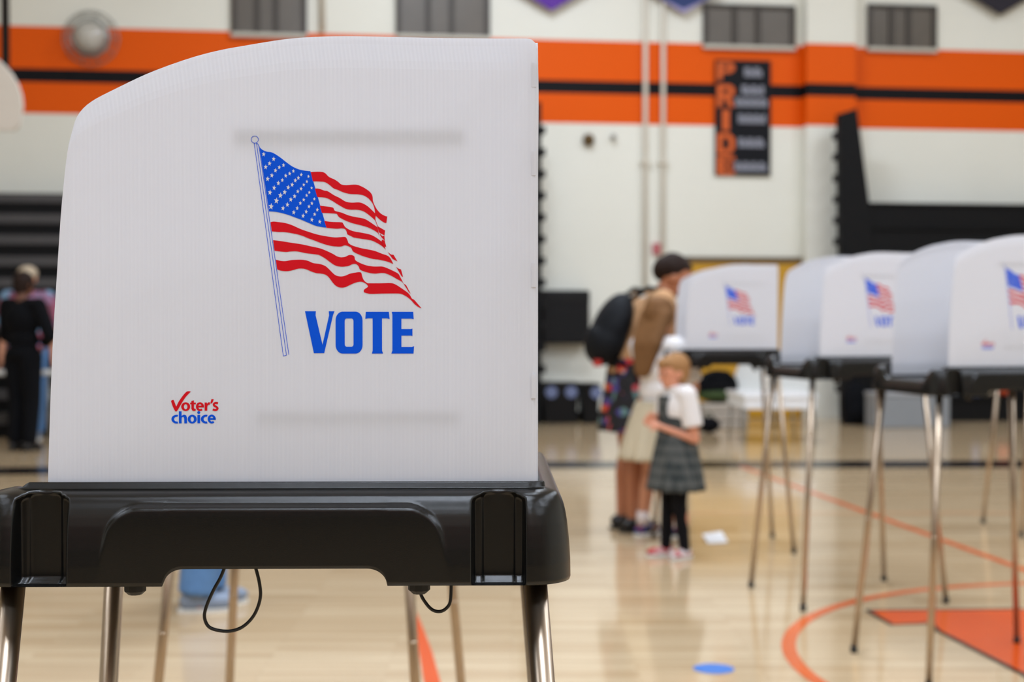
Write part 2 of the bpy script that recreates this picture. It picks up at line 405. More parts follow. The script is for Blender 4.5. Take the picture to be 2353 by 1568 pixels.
# pipes down the wall
for (px, lab, r, ztop) in ((1483, 'left white pipe of the pair running up the striped wall', .030, CEIL), (1524, 'right white pipe of the pair running up the striped wall', .028, CEIL)):
    u = WL(px, 200, .05)[0]
    o = at_wall('wall_pipe', u, .05, 0); tag(o, lab, 'pipe', 'white pipes on the back wall')
    MB().tube([(0, 0, 0.1), (0, 0, ztop - .01)], r).build('pipe', M['pipe'], o, smooth=True)
    for z in (1.5, 3.2, 5.4, 7.0): MB().box((-.06, -r - .006, z), (.06, .048, z + .03)).build('pipe_clamp', M['pipe'], o, bevel=.003)
u = WL(741, 40, .04)[0]
tag(place_wall(MB().tube([(0, 0, 4.75), (0, 0, CEIL)], .035).build('drain_pipe', M['pipe'], smooth=True), u, .045, 0), 'brownish white pipe between two dark windows above the large booth', 'pipe')

# door (mustard) in the back wall
ua = WL(1572, 700)[0]; ub, zt = WL(1850, 592)
d = at_wall('door_1', (ua + ub) / 2, 0, 0); d['kind'] = 'structure'; h = (ub - ua) / 2
MB().box((-h, -.06, 0), (-h + .07, 0, zt)).box((h - .07, -.06, 0), (h, 0, zt)).box((-h, -.06, zt - .07), (h, 0, zt)).build('door_frame', M['brown'], d, bevel=.005)
MB().box((-h + .07, -.035, .01), (-.01, -.003, zt - .07)).build('door_leaf', M['mustard'], d, bevel=.004)
MB().box((.01, -.035, .01), (h - .07, -.003, zt - .07)).build('door_leaf', M['mustard'], d, bevel=.004)
MB().tube([(-.08, -.08, .95), (-h + .15, -.08, .95)], .015).build('push_bar', M['grey_metal'], d, smooth=True)

# lights overhead
for i, (x, y) in enumerate(LAMPS):
    o = empty('ceiling_light', (x, y, CEIL)); tag(o, 'long white ceiling light fixture hanging over the gym floor', 'ceiling light', 'ceiling lights over the gym')
    MB().box((-1.15, -.5, -.12), (1.15, .5, 0)).build('light_housing', M['white_plastic'], o, bevel=.01)
    MB().box((-1.1, -.45, -.135), (1.1, .45, -.12)).build('diffuser', M['lit'], o)

# ---------------------------------------------------------------- floor markings (painted lines of the court)
def strip(name, pts, width, m, z=.0015, closed=False):
    mb = MB(); n = len(pts); vs = []
    ws = width if isinstance(width, (list, tuple)) else [width] * n
    for i, p in enumerate(pts):
        p = Vector((p[0], p[1], 0)); q = Vector((*pts[min(i + 1, n - 1)][:2], 0)); r = Vector((*pts[max(i - 1, 0)][:2], 0))
        t = (q - r).normalized(); nn = Vector((-t.y, t.x, 0)) * ws[i] / 2
        vs += [(p + nn).to_tuple()[:2] + (z,), (p - nn).to_tuple()[:2] + (z,)]
    mb.add(vs, [(2 * i, 2 * i + 1, 2 * i + 3, 2 * i + 2) for i in range(n - 1)])
    o = mb.build(name, m, floor, fixn=False); return o
def fl(px, py): p = FL(px, py); return (p.x, p.y)
strip('boundary_line', [fl(-1400, 1098), fl(0, 1083), fl(1176, 1069), fl(2353, 1067), fl(2900, 1066)], .6, M['black_paint'])
a_, b_ = Vector(fl(1719, 1079)), Vector(fl(2347, 1308)); dd = (b_ - a_).normalized()
strip('court_line', [(a_ - dd * .2).to_tuple(), (b_ + dd * 4).to_tuple()], .052, M['orange_paint'], .0018)
strip('court_line', [fl(1450, 1180), fl(2500, 1180)], .05, M['pale_orange'], .0012)
cx, cy, R = 2.63, 5.2, 1.585
strip('circle_line', [(cx + R * math.cos(t * PI / 64), cy + R * math.sin(t * PI / 64)) for t in range(129)], .055, M['orange_paint'], .0018)
logo = [fl(1992, 1404), fl(2347, 1401), fl(2420, 1420), fl(2500, 1640), fl(2353, 1552), fl(2154, 1450), fl(2140, 1433), fl(2049, 1437)]
mb = MB(); tr = tessellate_polygon([[Vector((*p, 0)) for p in logo]])
mb.add([(*p, .0022) for p in logo], [tuple(t) for t in tr]).build('logo_letter', M['logo_orange'], floor)
strip('logo_outline', logo + logo[:1], .026, M['black_paint'], .0026)
pc = FL(1640, 1538)
mb = MB(); n = 28; mb.add([(pc.x + .074 * math.cos(2 * PI * i / n), pc.y + .074 * math.sin(2 * PI * i / n), .0018) for i in range(n)], [tuple(range(n))]).build('floor_dot', M['blue_paint'], floor)
strip('floor_stroke', [fl(948, 1392), fl(962, 1440), fl(978, 1500), fl(1000, 1600), fl(1030, 1720)], [.005, .03, .05, .06, .06], M['logo_orange'], .0018)

# ================================================================== VOTING BOOTH
TZ = 1.0                # underside of tray above the floor
HX, HY, RC = .306, .247, .046
def smooth(a, b, x):
    t = max(0., min(1., (x - a) / (b - a))); return t * t * (3 - 2 * t)
def interp(pts, x):
    for (x0, y0), (x1, y1) in zip(pts, pts[1:]):
        if x <= x1: t = (x - x0) / (x1 - x0); return y0 + (y1 - y0) * max(0, t)
    return pts[-1][1]
PROF = [(0, 0), (.02, .0004), (.037, .0018), (.05, .0035), (.06, .005), (.07, .0072), (.078, .0099), (.084, .0128), (.0885, .016), (.0915, .0198), (.0933, .0245), (.094, .031)]
def rr_pt(s_list_step):
    out = []
    step = s_list_step; x1 = HX - RC; y1 = HY - RC
    def side(p, q, nrm, st):
        L = (Vector(q) - Vector(p)).length; k = max(2, int(L / st))
        for i in range(k): t = i / k; out.append((p[0] + (q[0] - p[0]) * t, p[1] + (q[1] - p[1]) * t, nrm[0], nrm[1]))
    def arc(c, a0, st=10):
        for i in range(st): a = a0 + PI / 2 * i / st; out.append((c[0] + RC * math.cos(a), c[1] + RC * math.sin(a), math.cos(a), math.sin(a)))
    side((-x1, -HY), (x1, -HY), (0, -1), step); arc((x1, -y1), -PI / 2)
    side((HX, -y1), (HX, y1), (1, 0), step * 6); arc((x1, y1), 0)
    side((x1, HY), (-x1, HY), (0, 1), step); arc((-x1, y1), PI / 2)
    side((-HX, y1), (-HX, -y1), (-1, 0), step * 4); arc((-x1, -y1), PI)
    return out
def tray_mesh():
    ring = rr_pt(.0016); n = len(ring); NZ = 44; vs = []; fs = []
    rows = []
    zl = [.094 * (i / NZ) for i in range(NZ + 1)]
    def front_dip(nx, y): return .042 * (1 - smooth(.12, .19, abs(y))) if nx < -.99 else 0.0
    def z0(x, ny):
        if abs(ny) < .99: return 0.0
        a = abs(x - .006)
        if a <= .092: return .0175
        if a >= .1125: return 0.0
        t = (a - .092) / .0205; return .0175 * (1 - t * t) ** .5 if t < 1 else 0
    def inset(x, ny, z):
        b = interp(PROF, z)
        if abs(ny) < .99: return b
        # raised pad with rounded top corners
        top = .0805; hw = .181 - z * .22
        ox = max(0., abs(x - .004) - (hw - .03)); oz = max(0., z - (top - .03)); dist = math.hypot(ox, oz) - .03
        pad = 1 - smooth(-.003, .002, dist)
        b = b * (1 - pad) + (.0 + .35 * b * b / .02) * pad * (1 if z > .07 else 1)
        for c in (-.231, .231):
            e = abs(x - c) * .945; arch = .0932 - (e / .0245) ** 2 * .0085
            msk = (1 - smooth(.0235, .0262, e)) * (1 - smooth(arch - .0015, arch + .0015, z))
            inner = .0265 + .003 * (1 - smooth(.014, .017, e))
            if z < .003: inner *= .75
            b = max(b, inner * msk + b * (1 - msk)) if msk > 0 else b
        return b
    grid = []
    for (x, y, nx, ny) in ring:
        col = []
        zz0 = z0(x, ny); dip = front_dip(nx, y)
        cols = [(.010, zz0 + .0015), (.004, zz0), (.0012, zz0)]
        for z in zl:
            za = zz0 + z * (1 - zz0 / .094)
            ins = inset(x, ny, za)
            cols.append((ins if z > 0 else max(ins, .0012), max(za * (1 - dip / .094), zz0 + .001) if z > 0 else zz0 + .0012))
        zt = .094 - dip
        lf = smooth(-.262, -.250, x) if abs(ny) > .99 or (nx > 0 and abs(ny) > .3) else 0.02
        cols += [(.0335, zt + .0006), (.0345, zt + .0006 + .0009 * lf), (.0348, zt + .0006 + .0056 * lf), (.0358, zt + .0006 + .0066 * lf), (.0395, zt + .0006 + .0066 * lf), (.0405, zt + .0002 + .0058 * lf), (.0412, .054 if dip < .03 else .0535), (.0455, .050)]
        kx = 1 - .25 * max(0., nx)
        for ins, z in cols: col.append((x - nx * ins * kx, y - ny * ins, z))
        grid.append(col)
    m = len(grid[0])
    mb = MB(); mb.v = [v for c in grid for v in c]
    for i in range(n):
        j = (i + 1) % n
        for k in range(m - 1): mb.f.append((i * m + k, j * m + k, j * m + k + 1, i * m + k + 1))
    mb.f.append(tuple(i * m + m - 1 for i in range(n)))
    # underside plate and knob bosses
    k0 = len(mb.v); sel = ring[::6]
    mb.v += [(x - nx * .034, y - ny * .034, .026) for x, y, nx, ny in sel]; mb.f.append(tuple(range(k0, k0 + len(sel)))[::-1])
    return mb

KX = 2238.0
def pu(px, py): return ((px - 628) / KX, (1112 - py) / KX + .100)      # panel plane, metres
def catmull(pts, sub=5, closed=False):
    out = []; n = len(pts)
    rng = range(n) if closed else range(n - 1)
    for i in rng:
        p0 = pts[(i - 1) % n] if closed or i > 0 else pts[i]; p1 = pts[i]; p2 = pts[(i + 1) % n]
        p3 = pts[(i + 2) % n] if closed or i + 2 < n else p2
        for k in range(sub):
            t = k / sub
            out.append(tuple(.5 * ((2 * p1[c]) + (-p0[c] + p2[c]) * t + (2 * p0[c] - 5 * p1[c] + 4 * p2[c] - p3[c]) * t * t + (-p0[c] + 3 * p1[c] - 3 * p2[c] + p3[c]) * t ** 3) for c in (0, 1)))
    if not closed: out.append(tuple(pts[-1]))
    return out
def resample(pts, n):
    d = [0]
    for p, q in zip(pts, pts[1:]): d.append(d[-1] + math.dist(p, q))
    out = []
    for i in range(n + 1):
        s = d[-1] * i / n; k = 0
        while k < len(d) - 2 and d[k + 1] < s: k += 1
        t = (s - d[k]) / max(1e-9, d[k + 1] - d[k]); out.append((pts[k][0] + (pts[k + 1][0] - pts[k][0]) * t, pts[k][1] + (pts[k + 1][1] - pts[k][1]) * t))
    return out
def side_panel_mesh(sign, th=.0036):
    """side of the privacy screen; sign -1 = near side, +1 = far side"""
    left = catmull([(104, 1206), (105, 1112), (110, 960), (118, 780), (128, 630), (138, 490), (148, 390), (157, 325), (165, 292)])
    top = catmull([(165, 292), (171, 272), (186, 250), (212, 229), (262, 203), (340, 166), (430, 133), (500, 114), (570, 101), (650, 88), (720, 82), (800, 80), (900, 81.5), (1000, 83.5), (1100, 84), (1205, 85), (1220, 87), (1230, 94), (1235, 108)])
    right = catmull([(1233, 1206), (1233, 1112), (1235, 800), (1237, 400), (1238, 200), (1235, 108)])
    A, B = 90, 60
    L = resample(left, B); Rr = resample(right, B); T = resample(top, A)
    Bt = [(104 + (1233 - 104) * i / A, 1206) for i in range(A + 1)]
    vs = []
    for side in (0, 1):
        for j in range(B + 1):
            t = j / B
            for i in range(A + 1):
                s_ = i / A
                c = [0, 0]
                for q in (0, 1):
                    c[q] = (1 - s_) * L[j][q] + s_ * Rr[j][q] + (1 - t) * Bt[i][q] + t * T[i][q] - ((1 - s_) * (1 - t) * Bt[0][q] + s_ * (1 - t) * Bt[A][q] + (1 - s_) * t * T[0][q] + s_ * t * T[A][q])
                x, z = pu(*c)
                bend = .0035 * smooth(.93, 1.0, t) * (1 - smooth(.9, 1, s_)) + .0010 * math.sin(PI * s_) * math.sin(PI * t) * -1
                bend += .004 * smooth(.985, 1.0, s_)
                y = -.2035 + bend + side * th
                vs.append((x, y * -sign if sign > 0 else y, z))
    n1 = (A + 1) * (B + 1); fs = []
    for j in range(B):
        for i in range(A):
            k = j * (A + 1) + i; f = (k, k + 1, k + A + 2, k + A + 1); fs.append(f); fs.append(tuple(v + n1 for v in reversed(f)))
    edge = [i for i in range(A)] + [(A) + j * (A + 1) for j in range(B)] + [B * (A + 1) + i for i in range(A, 0, -1)] + [j * (A + 1) for j in range(B, 0, -1)]
    for q, e in enumerate(edge): e2 = edge[(q + 1) % len(edge)]; fs.append((e, n1 + e, n1 + e2, e2))
    return MB().add(vs, fs)

YP = -.2037                                  # outer face of the printed side
def panel_bulge(px, py):
    s_ = (px - 105) / 1130; t = (1206 - py) / 1124; return -.0010 * math.sin(PI * max(0, min(1, s_))) * math.sin(PI * max(0, min(1, t)))
def ink(mb, poly, depth=.00018, holes=(), lift=0.0):
    def f(x, y, d):
        u, z = pu(x, y); return (u, YP + panel_bulge(x, y) - lift - d, z)
    mb.prism(poly, 0, depth, f, holes)
def Z1(pts): return [(540 + x / 5.115, 280 + y / 5.115) for x, y in pts]
def Z2(pts): return [(560 + x / 5.227, 540 + y / 5.227) for x, y in pts]
def Z3(pts): return [(360 + x / 13.067, 880 + y / 13.067) for x, y in pts]
def sm(pts): return catmull(pts, 4)
def flag_red():
    mb = MB()
    s1 = sm(Z1([(880, 588), (960, 584), (1020, 588), (1055, 605), (1095, 645), (1160, 675), (1205, 705), (1240, 733), (1300, 742), (1380, 735), (1440, 741), (1510, 773), (1570, 815), (1598, 850), (1608, 880), (1613, 930), (1635, 985), (1665, 1035), (1710, 1080), (1760, 1106), (1781, 1108)]))
    s1 += sm(Z1([(1770, 1188), (1740, 1180), (1690, 1145), (1642, 1098)])) + sm(Z1([(1636, 1072), (1630, 1020), (1612, 965), (1585, 925), (1550, 890), (1500, 862), (1440, 850), (1340, 845), (1260, 825), (1200, 798), (1150, 780), (1095, 735), (1050, 708), (1000, 700), (905, 697)]))
    ink(mb, s1)
    s2 = sm(Z1([(928, 782), (975, 784), (1040, 806), (1080, 814), (1150, 858), (1220, 893), (1290, 935), (1360, 948), (1450, 945), (1510, 965), (1565, 1003), (1636, 1072)])) + sm(Z1([(1645, 1100), (1641, 1140), (1655, 1185), (1672, 1225), (1710, 1250), (1755, 1276)]))
    s2 += sm(Z1([(1747, 1334), (1710, 1315), (1680, 1298)])) + sm(Z1([(1668, 1240), (1650, 1190), (1630, 1150), (1560, 1090), (1500, 1050), (1430, 1032), (1340, 1030), (1280, 1015), (1200, 970), (1120, 920), (1050, 890), (955, 882)]))
    ink(mb, s2)
    s3 = sm(Z1([(985, 983), (1060, 993), (1130, 1003), (1148, 1015), (1165, 1045), (1240, 1065), (1330, 1100), (1420, 1120), (1510, 1138), (1580, 1178), (1668, 1240)])) + sm(Z1([(1677, 1300), (1692, 1350), (1724, 1412)])) + Z2([(1657, 84)])
    s3 += sm(Z2([(1640, 50), (1615, 0)])) + sm(Z1([(1670, 1305), (1620, 1272), (1540, 1235), (1450, 1210), (1370, 1190), (1290, 1160), (1215, 1120), (1190, 1087), (1160, 1077), (1010, 1068)]))
    ink(mb, s3)
    ink(mb, Z1([(1695, 1330), (1716, 1360), (1745, 1392), (1753, 1428)]) + Z2([(1680, 5), (1660, 15), (1640, 0), (1628, -20)]))
    ink(mb, Z2([(1652, 55), (1682, 68), (1703, 140), (1683, 142), (1697, 178), (1655, 130), (1640, 90)]))
    s4 = sm(Z1([(1038, 1163), (1120, 1175), (1240, 1180), (1262, 1198), (1285, 1235), (1330, 1265), (1390, 1287), (1480, 1303), (1580, 1325), (1650, 1360), (1720, 1412)])) + sm(Z2([(1697, 176), (1640, 125), (1560, 80), (1500, 60), (1400, 45), (1310, 30)])) + sm(Z1([(1310, 1322), (1290, 1268), (1250, 1252), (1180, 1256), (1065, 1245)]))
    ink(mb, s4)
    s5 = sm(Z1([(405, 1180), (440, 1172), (500, 1178), (580, 1190), (660, 1215), (760, 1260), (860, 1295), (960, 1325), (1060, 1345), (1160, 1358), (1230, 1355), (1280, 1352), (1300, 1368), (1318, 1410)])) + sm(Z2([(1245, 95), (1290, 125), (1400, 158), (1550, 188), (1650, 225), (1720, 250), (1755, 285), (1787, 348)]))
    s5 += sm(Z2([(1787, 349), (1720, 322), (1620, 298), (1540, 288), (1440, 260), (1350, 225), (1300, 195), (1275, 150), (1210, 125), (1160, 138), (1110, 139), (1030, 130), (940, 105), (820, 60), (720, 25)])) + sm(Z1([(850, 1367), (750, 1330), (650, 1308), (560, 1296), (500, 1295), (420, 1288)]))
    ink(mb, s5)
    s6 = sm(Z2([(340, 62), (440, 75), (560, 94), (680, 112), (800, 138), (900, 160), (980, 190), (1060, 228), (1110, 257), (1160, 269), (1210, 262), (1250, 243), (1290, 242), (1318, 260), (1332, 305), (1400, 343), (1480, 370), (1560, 380), (1650, 380), (1710, 398), (1780, 430), (1845, 465), (1872, 510), (1912, 585)]))
    s6 += sm(Z2([(1890, 562), (1830, 530), (1760, 490), (1690, 462), (1640, 458), (1560, 465), (1470, 450), (1390, 420), (1370, 380), (1340, 352), (1300, 350), (1240, 375), (1160, 382), (1090, 368), (1030, 330), (970, 285), (900, 245), (860, 235), (740, 220), (640, 200), (590, 197), (540, 200), (500, 205), (430, 200), (357, 190)]))
    ink(mb, s6)
    s7 = sm(Z2([(372, 298), (430, 312), (490, 315), (560, 303), (640, 298), (700, 300), (760, 312), (820, 338), (900, 350), (960, 370), (1000, 400), (1070, 470), (1110, 493), (1160, 500), (1210, 490), (1260, 468), (1320, 455), (1380, 448), (1402, 460), (1412, 500), (1432, 545), (1470, 578), (1500, 582), (1640, 582), (1760, 580), (1820, 600), (1890, 645), (1960, 695), (1990, 730), (2012, 768), (2040, 784), (2125, 882)]))
    s7 += sm(Z2([(2125, 883), (2100, 875), (2050, 840), (2000, 785), (1950, 745), (1900, 718), (1850, 706), (1700, 706), (1600, 708), (1510, 710), (1442, 695), (1430, 680), (1436, 658), (1475, 630), (1480, 615), (1460, 590), (1420, 568), (1380, 564), (1330, 575), (1270, 600), (1210, 628), (1160, 635), (1110, 622), (1070, 590), (1040, 550), (1000, 500), (960, 475), (910, 465), (860, 460), (800, 440), (740, 415), (690, 405), (640, 407), (590, 420), (540, 433), (490, 437), (430, 430), (388, 415)]))
    ink(mb, s7)
    for q in ([(1720, 205), (1760, 235), (1790, 238), (1838, 318), (1810, 305), (1780, 290)], [(1820, 382), (1845, 402), (1880, 415), (1905, 508), (1885, 495)], [(1908, 582), (1942, 605), (1997, 710), (1975, 690)]):
        ink(mb, Z2(q))
    return mb
def line_poly(a, b, w=1.05):
    dx, dy = b[0] - a[0], b[1] - a[1]; L = math.hypot(dx, dy); nx, ny = -dy / L * w / 2, dx / L * w / 2
    return [(a[0] + nx, a[1] + ny), (b[0] + nx, b[1] + ny), (b[0] - nx, b[1] - ny), (a[0] - nx, a[1] - ny)]
def flag_blue():
    mb = MB()
    ink(mb, sm(Z1([(278, 295), (310, 325), (360, 348), (410, 354), (450, 370), (520, 415), (590, 470), (660, 520), (730, 553), (800, 570), (876, 578)])) + sm(Z1([(1065, 1242), (1020, 1238), (940, 1222), (860, 1190), (780, 1155), (700, 1125), (620, 1095), (540, 1072), (470, 1058), (388, 1052)])))
    return mb
def flag_stars():
    mb = MB()
    for x, y, r in [(327, 380, 24), (445, 435, 25), (396, 488, 25), (350, 530, 26), (560, 508, 22), (510, 533, 22), (466, 570, 24), (423, 628, 25), (373, 670, 26), (676, 578, 20), (632, 607, 21), (586, 632, 22), (545, 685, 22), (499, 720, 25), (449, 775, 26), (400, 830, 28), (768, 620, 20), (735, 657, 22), (698, 688, 23), (661, 738, 24), (615, 770, 26), (573, 826, 27), (523, 865, 30), (476, 927, 32), (413, 995, 33), (853, 640, 18), (834, 700, 18), (798, 738, 19), (766, 785, 21), (727, 817, 22), (690, 873, 24), (645, 912, 25), (605, 973, 25), (553, 1015, 26), (890, 776, 17), (863, 828, 18), (831, 864, 19), (797, 915, 20), (757, 955, 21), (720, 1015, 22), (679, 1065, 24), (922, 906, 18), (893, 957, 20), (858, 995, 21), (826, 1055, 22), (789, 1105, 24), (957, 1032, 21), (925, 1087, 21), (892, 1150, 23), (985, 1174, 22)]:
        r *= 1.12; pts = []
        for k in range(10):
            a = -PI / 2 + k * PI / 5 + .12; q = r if k % 2 == 0 else r * .43
            pts.append((x + q * math.cos(a) * .85, y + q * math.sin(a) * 1.12))
        ink(mb, Z1(pts), .0001, lift=.00022)
    return mb
def flag_pole():
    mb = MB(); c = Z1([(223, 206)])[0]; r = 42 / 5.115; n = 40
    ink(mb, [(c[0] + (r + .5) * math.cos(2 * PI * i / n), c[1] + (r + .5) * math.sin(2 * PI * i / n)) for i in range(n)],
        holes=[[(c[0] + (r - .55) * math.cos(-2 * PI * i / n), c[1] + (r - .55) * math.sin(-2 * PI * i / n)) for i in range(n)]])
    def seg(a, b):
        k = max(1, int(math.dist(a, b) / 25))
        for i in range(k):
            ink(mb, line_poly((a[0] + (b[0] - a[0]) * i / k, a[1] + (b[1] - a[1]) * i / k), (a[0] + (b[0] - a[0]) * (i + 1) / k, a[1] + (b[1] - a[1]) * (i + 1) / k), 1.25))
    seg(Z1([(216, 248)])[0], Z2([(460, 1462)])[0]); seg(Z1([(243, 248)])[0], Z2([(497, 1452)])[0]); seg(Z1([(272, 285)])[0], Z2([(526, 1445)])[0])
    seg(Z2([(458, 1462)])[0], Z2([(499, 1451)])[0])
    q = sm(Z1([(243, 246), (255, 255), (268, 275), (277, 296)]))
    for a, b in zip(q, q[1:]): seg(a, b)
    return mb
def rrect(x0, y0, x1, y1, rx, ry, n=8):
    out = []
    for cx_, cy_, a0 in ((x1 - rx, y0 + ry, -90), (x1 - rx, y1 - ry, 0), (x0 + rx, y1 - ry, 90), (x0 + rx, y0 + ry, 180)):
        for i in range(n + 1): a = math.radians(a0 + 90 * i / n); out.append((cx_ + rx * math.cos(a), cy_ + ry * math.sin(a)))
    return out
def vote_word():
    mb = MB()
    ink(mb, Z2([(722, 920), (853, 920), (850, 970), (932, 1325), (1012, 970), (1008, 920), (1077, 920), (1060, 965), (952, 1427), (828, 1427)]))
    ink(mb, Z2(rrect(1090, 925, 1415, 1432, 85, 105)), holes=[Z2(rrect(1200, 1007, 1306, 1350, 26, 32))[::-1]])
    ink(mb, Z2([(1455, 927), (1733, 927), (1742, 1015), (1710, 1006), (1650, 1006), (1650, 1395), (1662, 1432), (1527, 1432), (1537, 1395), (1537, 1006), (1480, 1006), (1448, 1012)]))
    ink(mb, Z2([(1767, 927), (2027, 927), (2033, 1018), (2008, 1010), (1884, 1010), (1884, 1135), (2000, 1135), (2017, 1130), (2017, 1220), (2000, 1215), (1884, 1215), (1884, 1353), (2010, 1353), (2037, 1342), (2030, 1432), (1762, 1432), (1775, 1395), (1775, 960)]))
    return mb
def ell(cx_, cy_, rx, ry, a0=0, a1=360, n=26):
    return [(cx_ + rx * math.cos(math.radians(a0 + (a1 - a0) * i / n)), cy_ - ry * math.sin(math.radians(a0 + (a1 - a0) * i / n))) for i in range(n + (1 if abs(a1 - a0) < 360 else 0))]
def ringarc(cx_, cy_, ro, ri, a0, a1): return ell(cx_, cy_, ro[0], ro[1], a0, a1) + ell(cx_, cy_, ri[0], ri[1], a1, a0)
def logo_red():
    mb = MB(); D = .00018
    ink(mb, sm(Z3([(378, 570), (400, 545), (445, 532), (462, 552), (498, 640), (530, 722), (545, 715), (600, 600), (680, 480), (760, 375), (835, 295), (885, 273), (960, 277), (963, 292), (880, 380), (800, 475), (700, 630), (600, 805), (556, 868), (530, 882), (503, 870), (470, 820), (420, 705)])), D)
    ink(mb, Z3(ell(818, 738, 135, 133)), D, holes=[Z3(ell(818, 740, 52, 79))[::-1]])
    ink(mb, Z3([(990, 567), (1067, 545), (1067, 615), (1125, 615), (1122, 668), (1067, 668), (1067, 770), (1080, 800), (1120, 810), (1118, 860), (1065, 873), (1010, 850), (990, 800), (990, 668), (952, 665), (957, 615), (990, 613)]), D)
    ink(mb, Z3(ringarc(1248, 738, (122, 134), (50, 78), -12, 312)), D); ink(mb, Z3([(1185, 708), (1368, 708), (1368, 762), (1185, 762)]), D)
    ink(mb, Z3([(1388, 612), (1455, 612), (1462, 650), (1500, 607), (1548, 605), (1545, 677), (1500, 682), (1475, 712), (1468, 760), (1468, 860), (1388, 860)]), D)
    ink(mb, Z3([(1592, 512), (1663, 508), (1640, 590), (1605, 640), (1558, 645)]), D)
    cl = catmull([(1790, 636), (1740, 626), (1690, 635), (1664, 672), (1685, 715), (1740, 745), (1776, 790), (1752, 830), (1700, 840), (1632, 824)], 5)
    W_ = 32; up = []; dn = []
    for i, p in enumerate(cl):
        q = cl[min(i + 1, len(cl) - 1)]; r = cl[max(0, i - 1)]; tx, ty = q[0] - r[0], q[1] - r[1]; L = math.hypot(tx, ty)
        up.append((p[0] - ty / L * W_, p[1] + tx / L * W_)); dn.append((p[0] + ty / L * W_, p[1] - tx / L * W_))
    for i in range(len(cl) - 1): ink(mb, Z3([up[i], up[i + 1], dn[i + 1], dn[i]]), D)
    return mb
def logo_blue():
    mb = MB()
    ink(mb, Z3(ringarc(545, 1115, (157, 133), (78, 72), 73, 287)))
    ink(mb, Z3([(612, 878), (694, 878), (694, 1020), (740, 985), (790, 982), (832, 1005), (855, 1070), (858, 1242), (775, 1242), (772, 1090), (755, 1052), (728, 1047), (703, 1065), (694, 1090), (694, 1242), (612, 1242)]))
    ink(mb, Z3(ell(1013, 1115, 135, 133)), holes=[Z3(ell(1013, 1117, 52, 77))[::-1]])
    ink(mb, Z3([(1170, 988), (1252, 988), (1250, 1240), (1170, 1240)])); ink(mb, Z3(ell(1210, 915, 46, 43)))
    ink(mb, Z3(ringarc(1430, 1115, (158, 133), (75, 72), 73, 287)))
    ink(mb, Z3(ringarc(1600, 1113, (122, 134), (50, 76), -12, 312))); ink(mb, Z3([(1540, 1084), (1721, 1084), (1721, 1137), (1540, 1137)]))
    return mb

def make_booth():
    root = empty('voting_booth', (0, 0, 0))
    t = tray_mesh(); t.v = [(x, y, z + TZ) for x, y, z in t.v]
    tr = t.build('tray', M['tray'], root, smooth=True)
    for x in (-.148, .148): MB().lathe([(.007, 0), (.0115, .004), (.0115, .010), (.012, .045)], (x, -.19, TZ - .0185), 10).build('tray_knob', M['rubber'], tr)
    def shift(mb): mb.v = [(x, y, z + TZ) for x, y, z in mb.v]; return mb
    near = shift(side_panel_mesh(-1)).build('side_panel', M['panel'], root, smooth=False)
    far_ = shift(side_panel_mesh(1)).build('side_panel', M['panel'], root, smooth=False)
    xb = pu(1237, 0)[0]
    bk = MB(); z1 = pu(0, 90)[1]
    bk.prism([(-.197, .0515), (.197, .0515), (.2, z1 - .03), (.19, z1), (-.19, z1), (-.2, z1 - .03)], xb - .0035, xb, lambda p, q, d: (d, p, q))
    shift(bk).build('back_panel', M['panel'], root)
    for nm, fn, mt in (('flag_stripes', flag_red, 'red_ink'), ('flag_canton', flag_blue, 'blue_ink'), ('flag_stars', flag_stars, 'white_ink'), ('flag_pole_outline', flag_pole, 'blue_ink'), ('vote_lettering', vote_word, 'blue_ink'), ('red_logo_lettering', logo_red, 'red_ink'), ('blue_logo_lettering', logo_blue, 'blue_ink')):
        shift(fn()).build(nm, M[mt], near)
    # two strips fixed inside the near side; they show through the plastic as a faint shade
    def inner(x0, y0, x1, y1, ya, yb):
        a_ = pu(x0, y1); b_ = pu(x1, y0); return MB().box((a_[0], ya, a_[1]), (b_[0], yb, b_[1]))
    for q in ((535, 295, 1065, 328), (585, 945, 1055, 970)):
        shift(inner(*q, YP + .0046, YP + .0066)).build('mounting_strip', M['strip'], near)
    # hinge tabs at the back corner
    for y0 in (141, 345, 604, 862):
        a_ = pu(1221, y0 + 56); b_ = pu(1231.5, y0); shift(MB().box((a_[0], YP - .0001, a_[1]), (b_[0], YP + .0032, b_[1]))).build('hinge_tab', M['panel'], near)
    for sx in (-1, 1):
        for sy in (-1, 1):
            x, y = sx * .267, sy * .203
            top = Vector((x, y, TZ + .024)); foot = Vector((x + sx * .078, y + sy * .075, .012)); dl = foot - top
            lg = MB().tube([top, foot], .0122, 20).build('leg', M['chrome'], root, smooth=True)
            c0 = top + dl * .105
            MB().tube([foot + Vector((0, 0, .014)), foot - Vector((0, 0, .012))], .0138, 16).build('rubber_foot', M['rubber'], lg, smooth=True)
            MB().tube([top + dl * .50, top + dl * .506], .0127, 16).build('leg_joint', M['chrome'], lg, smooth=True)
    return root
booth = make_booth()
TH = 1.0
booth.location = (-.2485, 1.425 + HY, 0); booth.rotation_euler = (0, 0, math.radians(TH))
tag(booth, 'large sharp voting booth in the foreground, white flag-printed screen on a black tray', 'voting booth', 'voting booths set out in the gym')
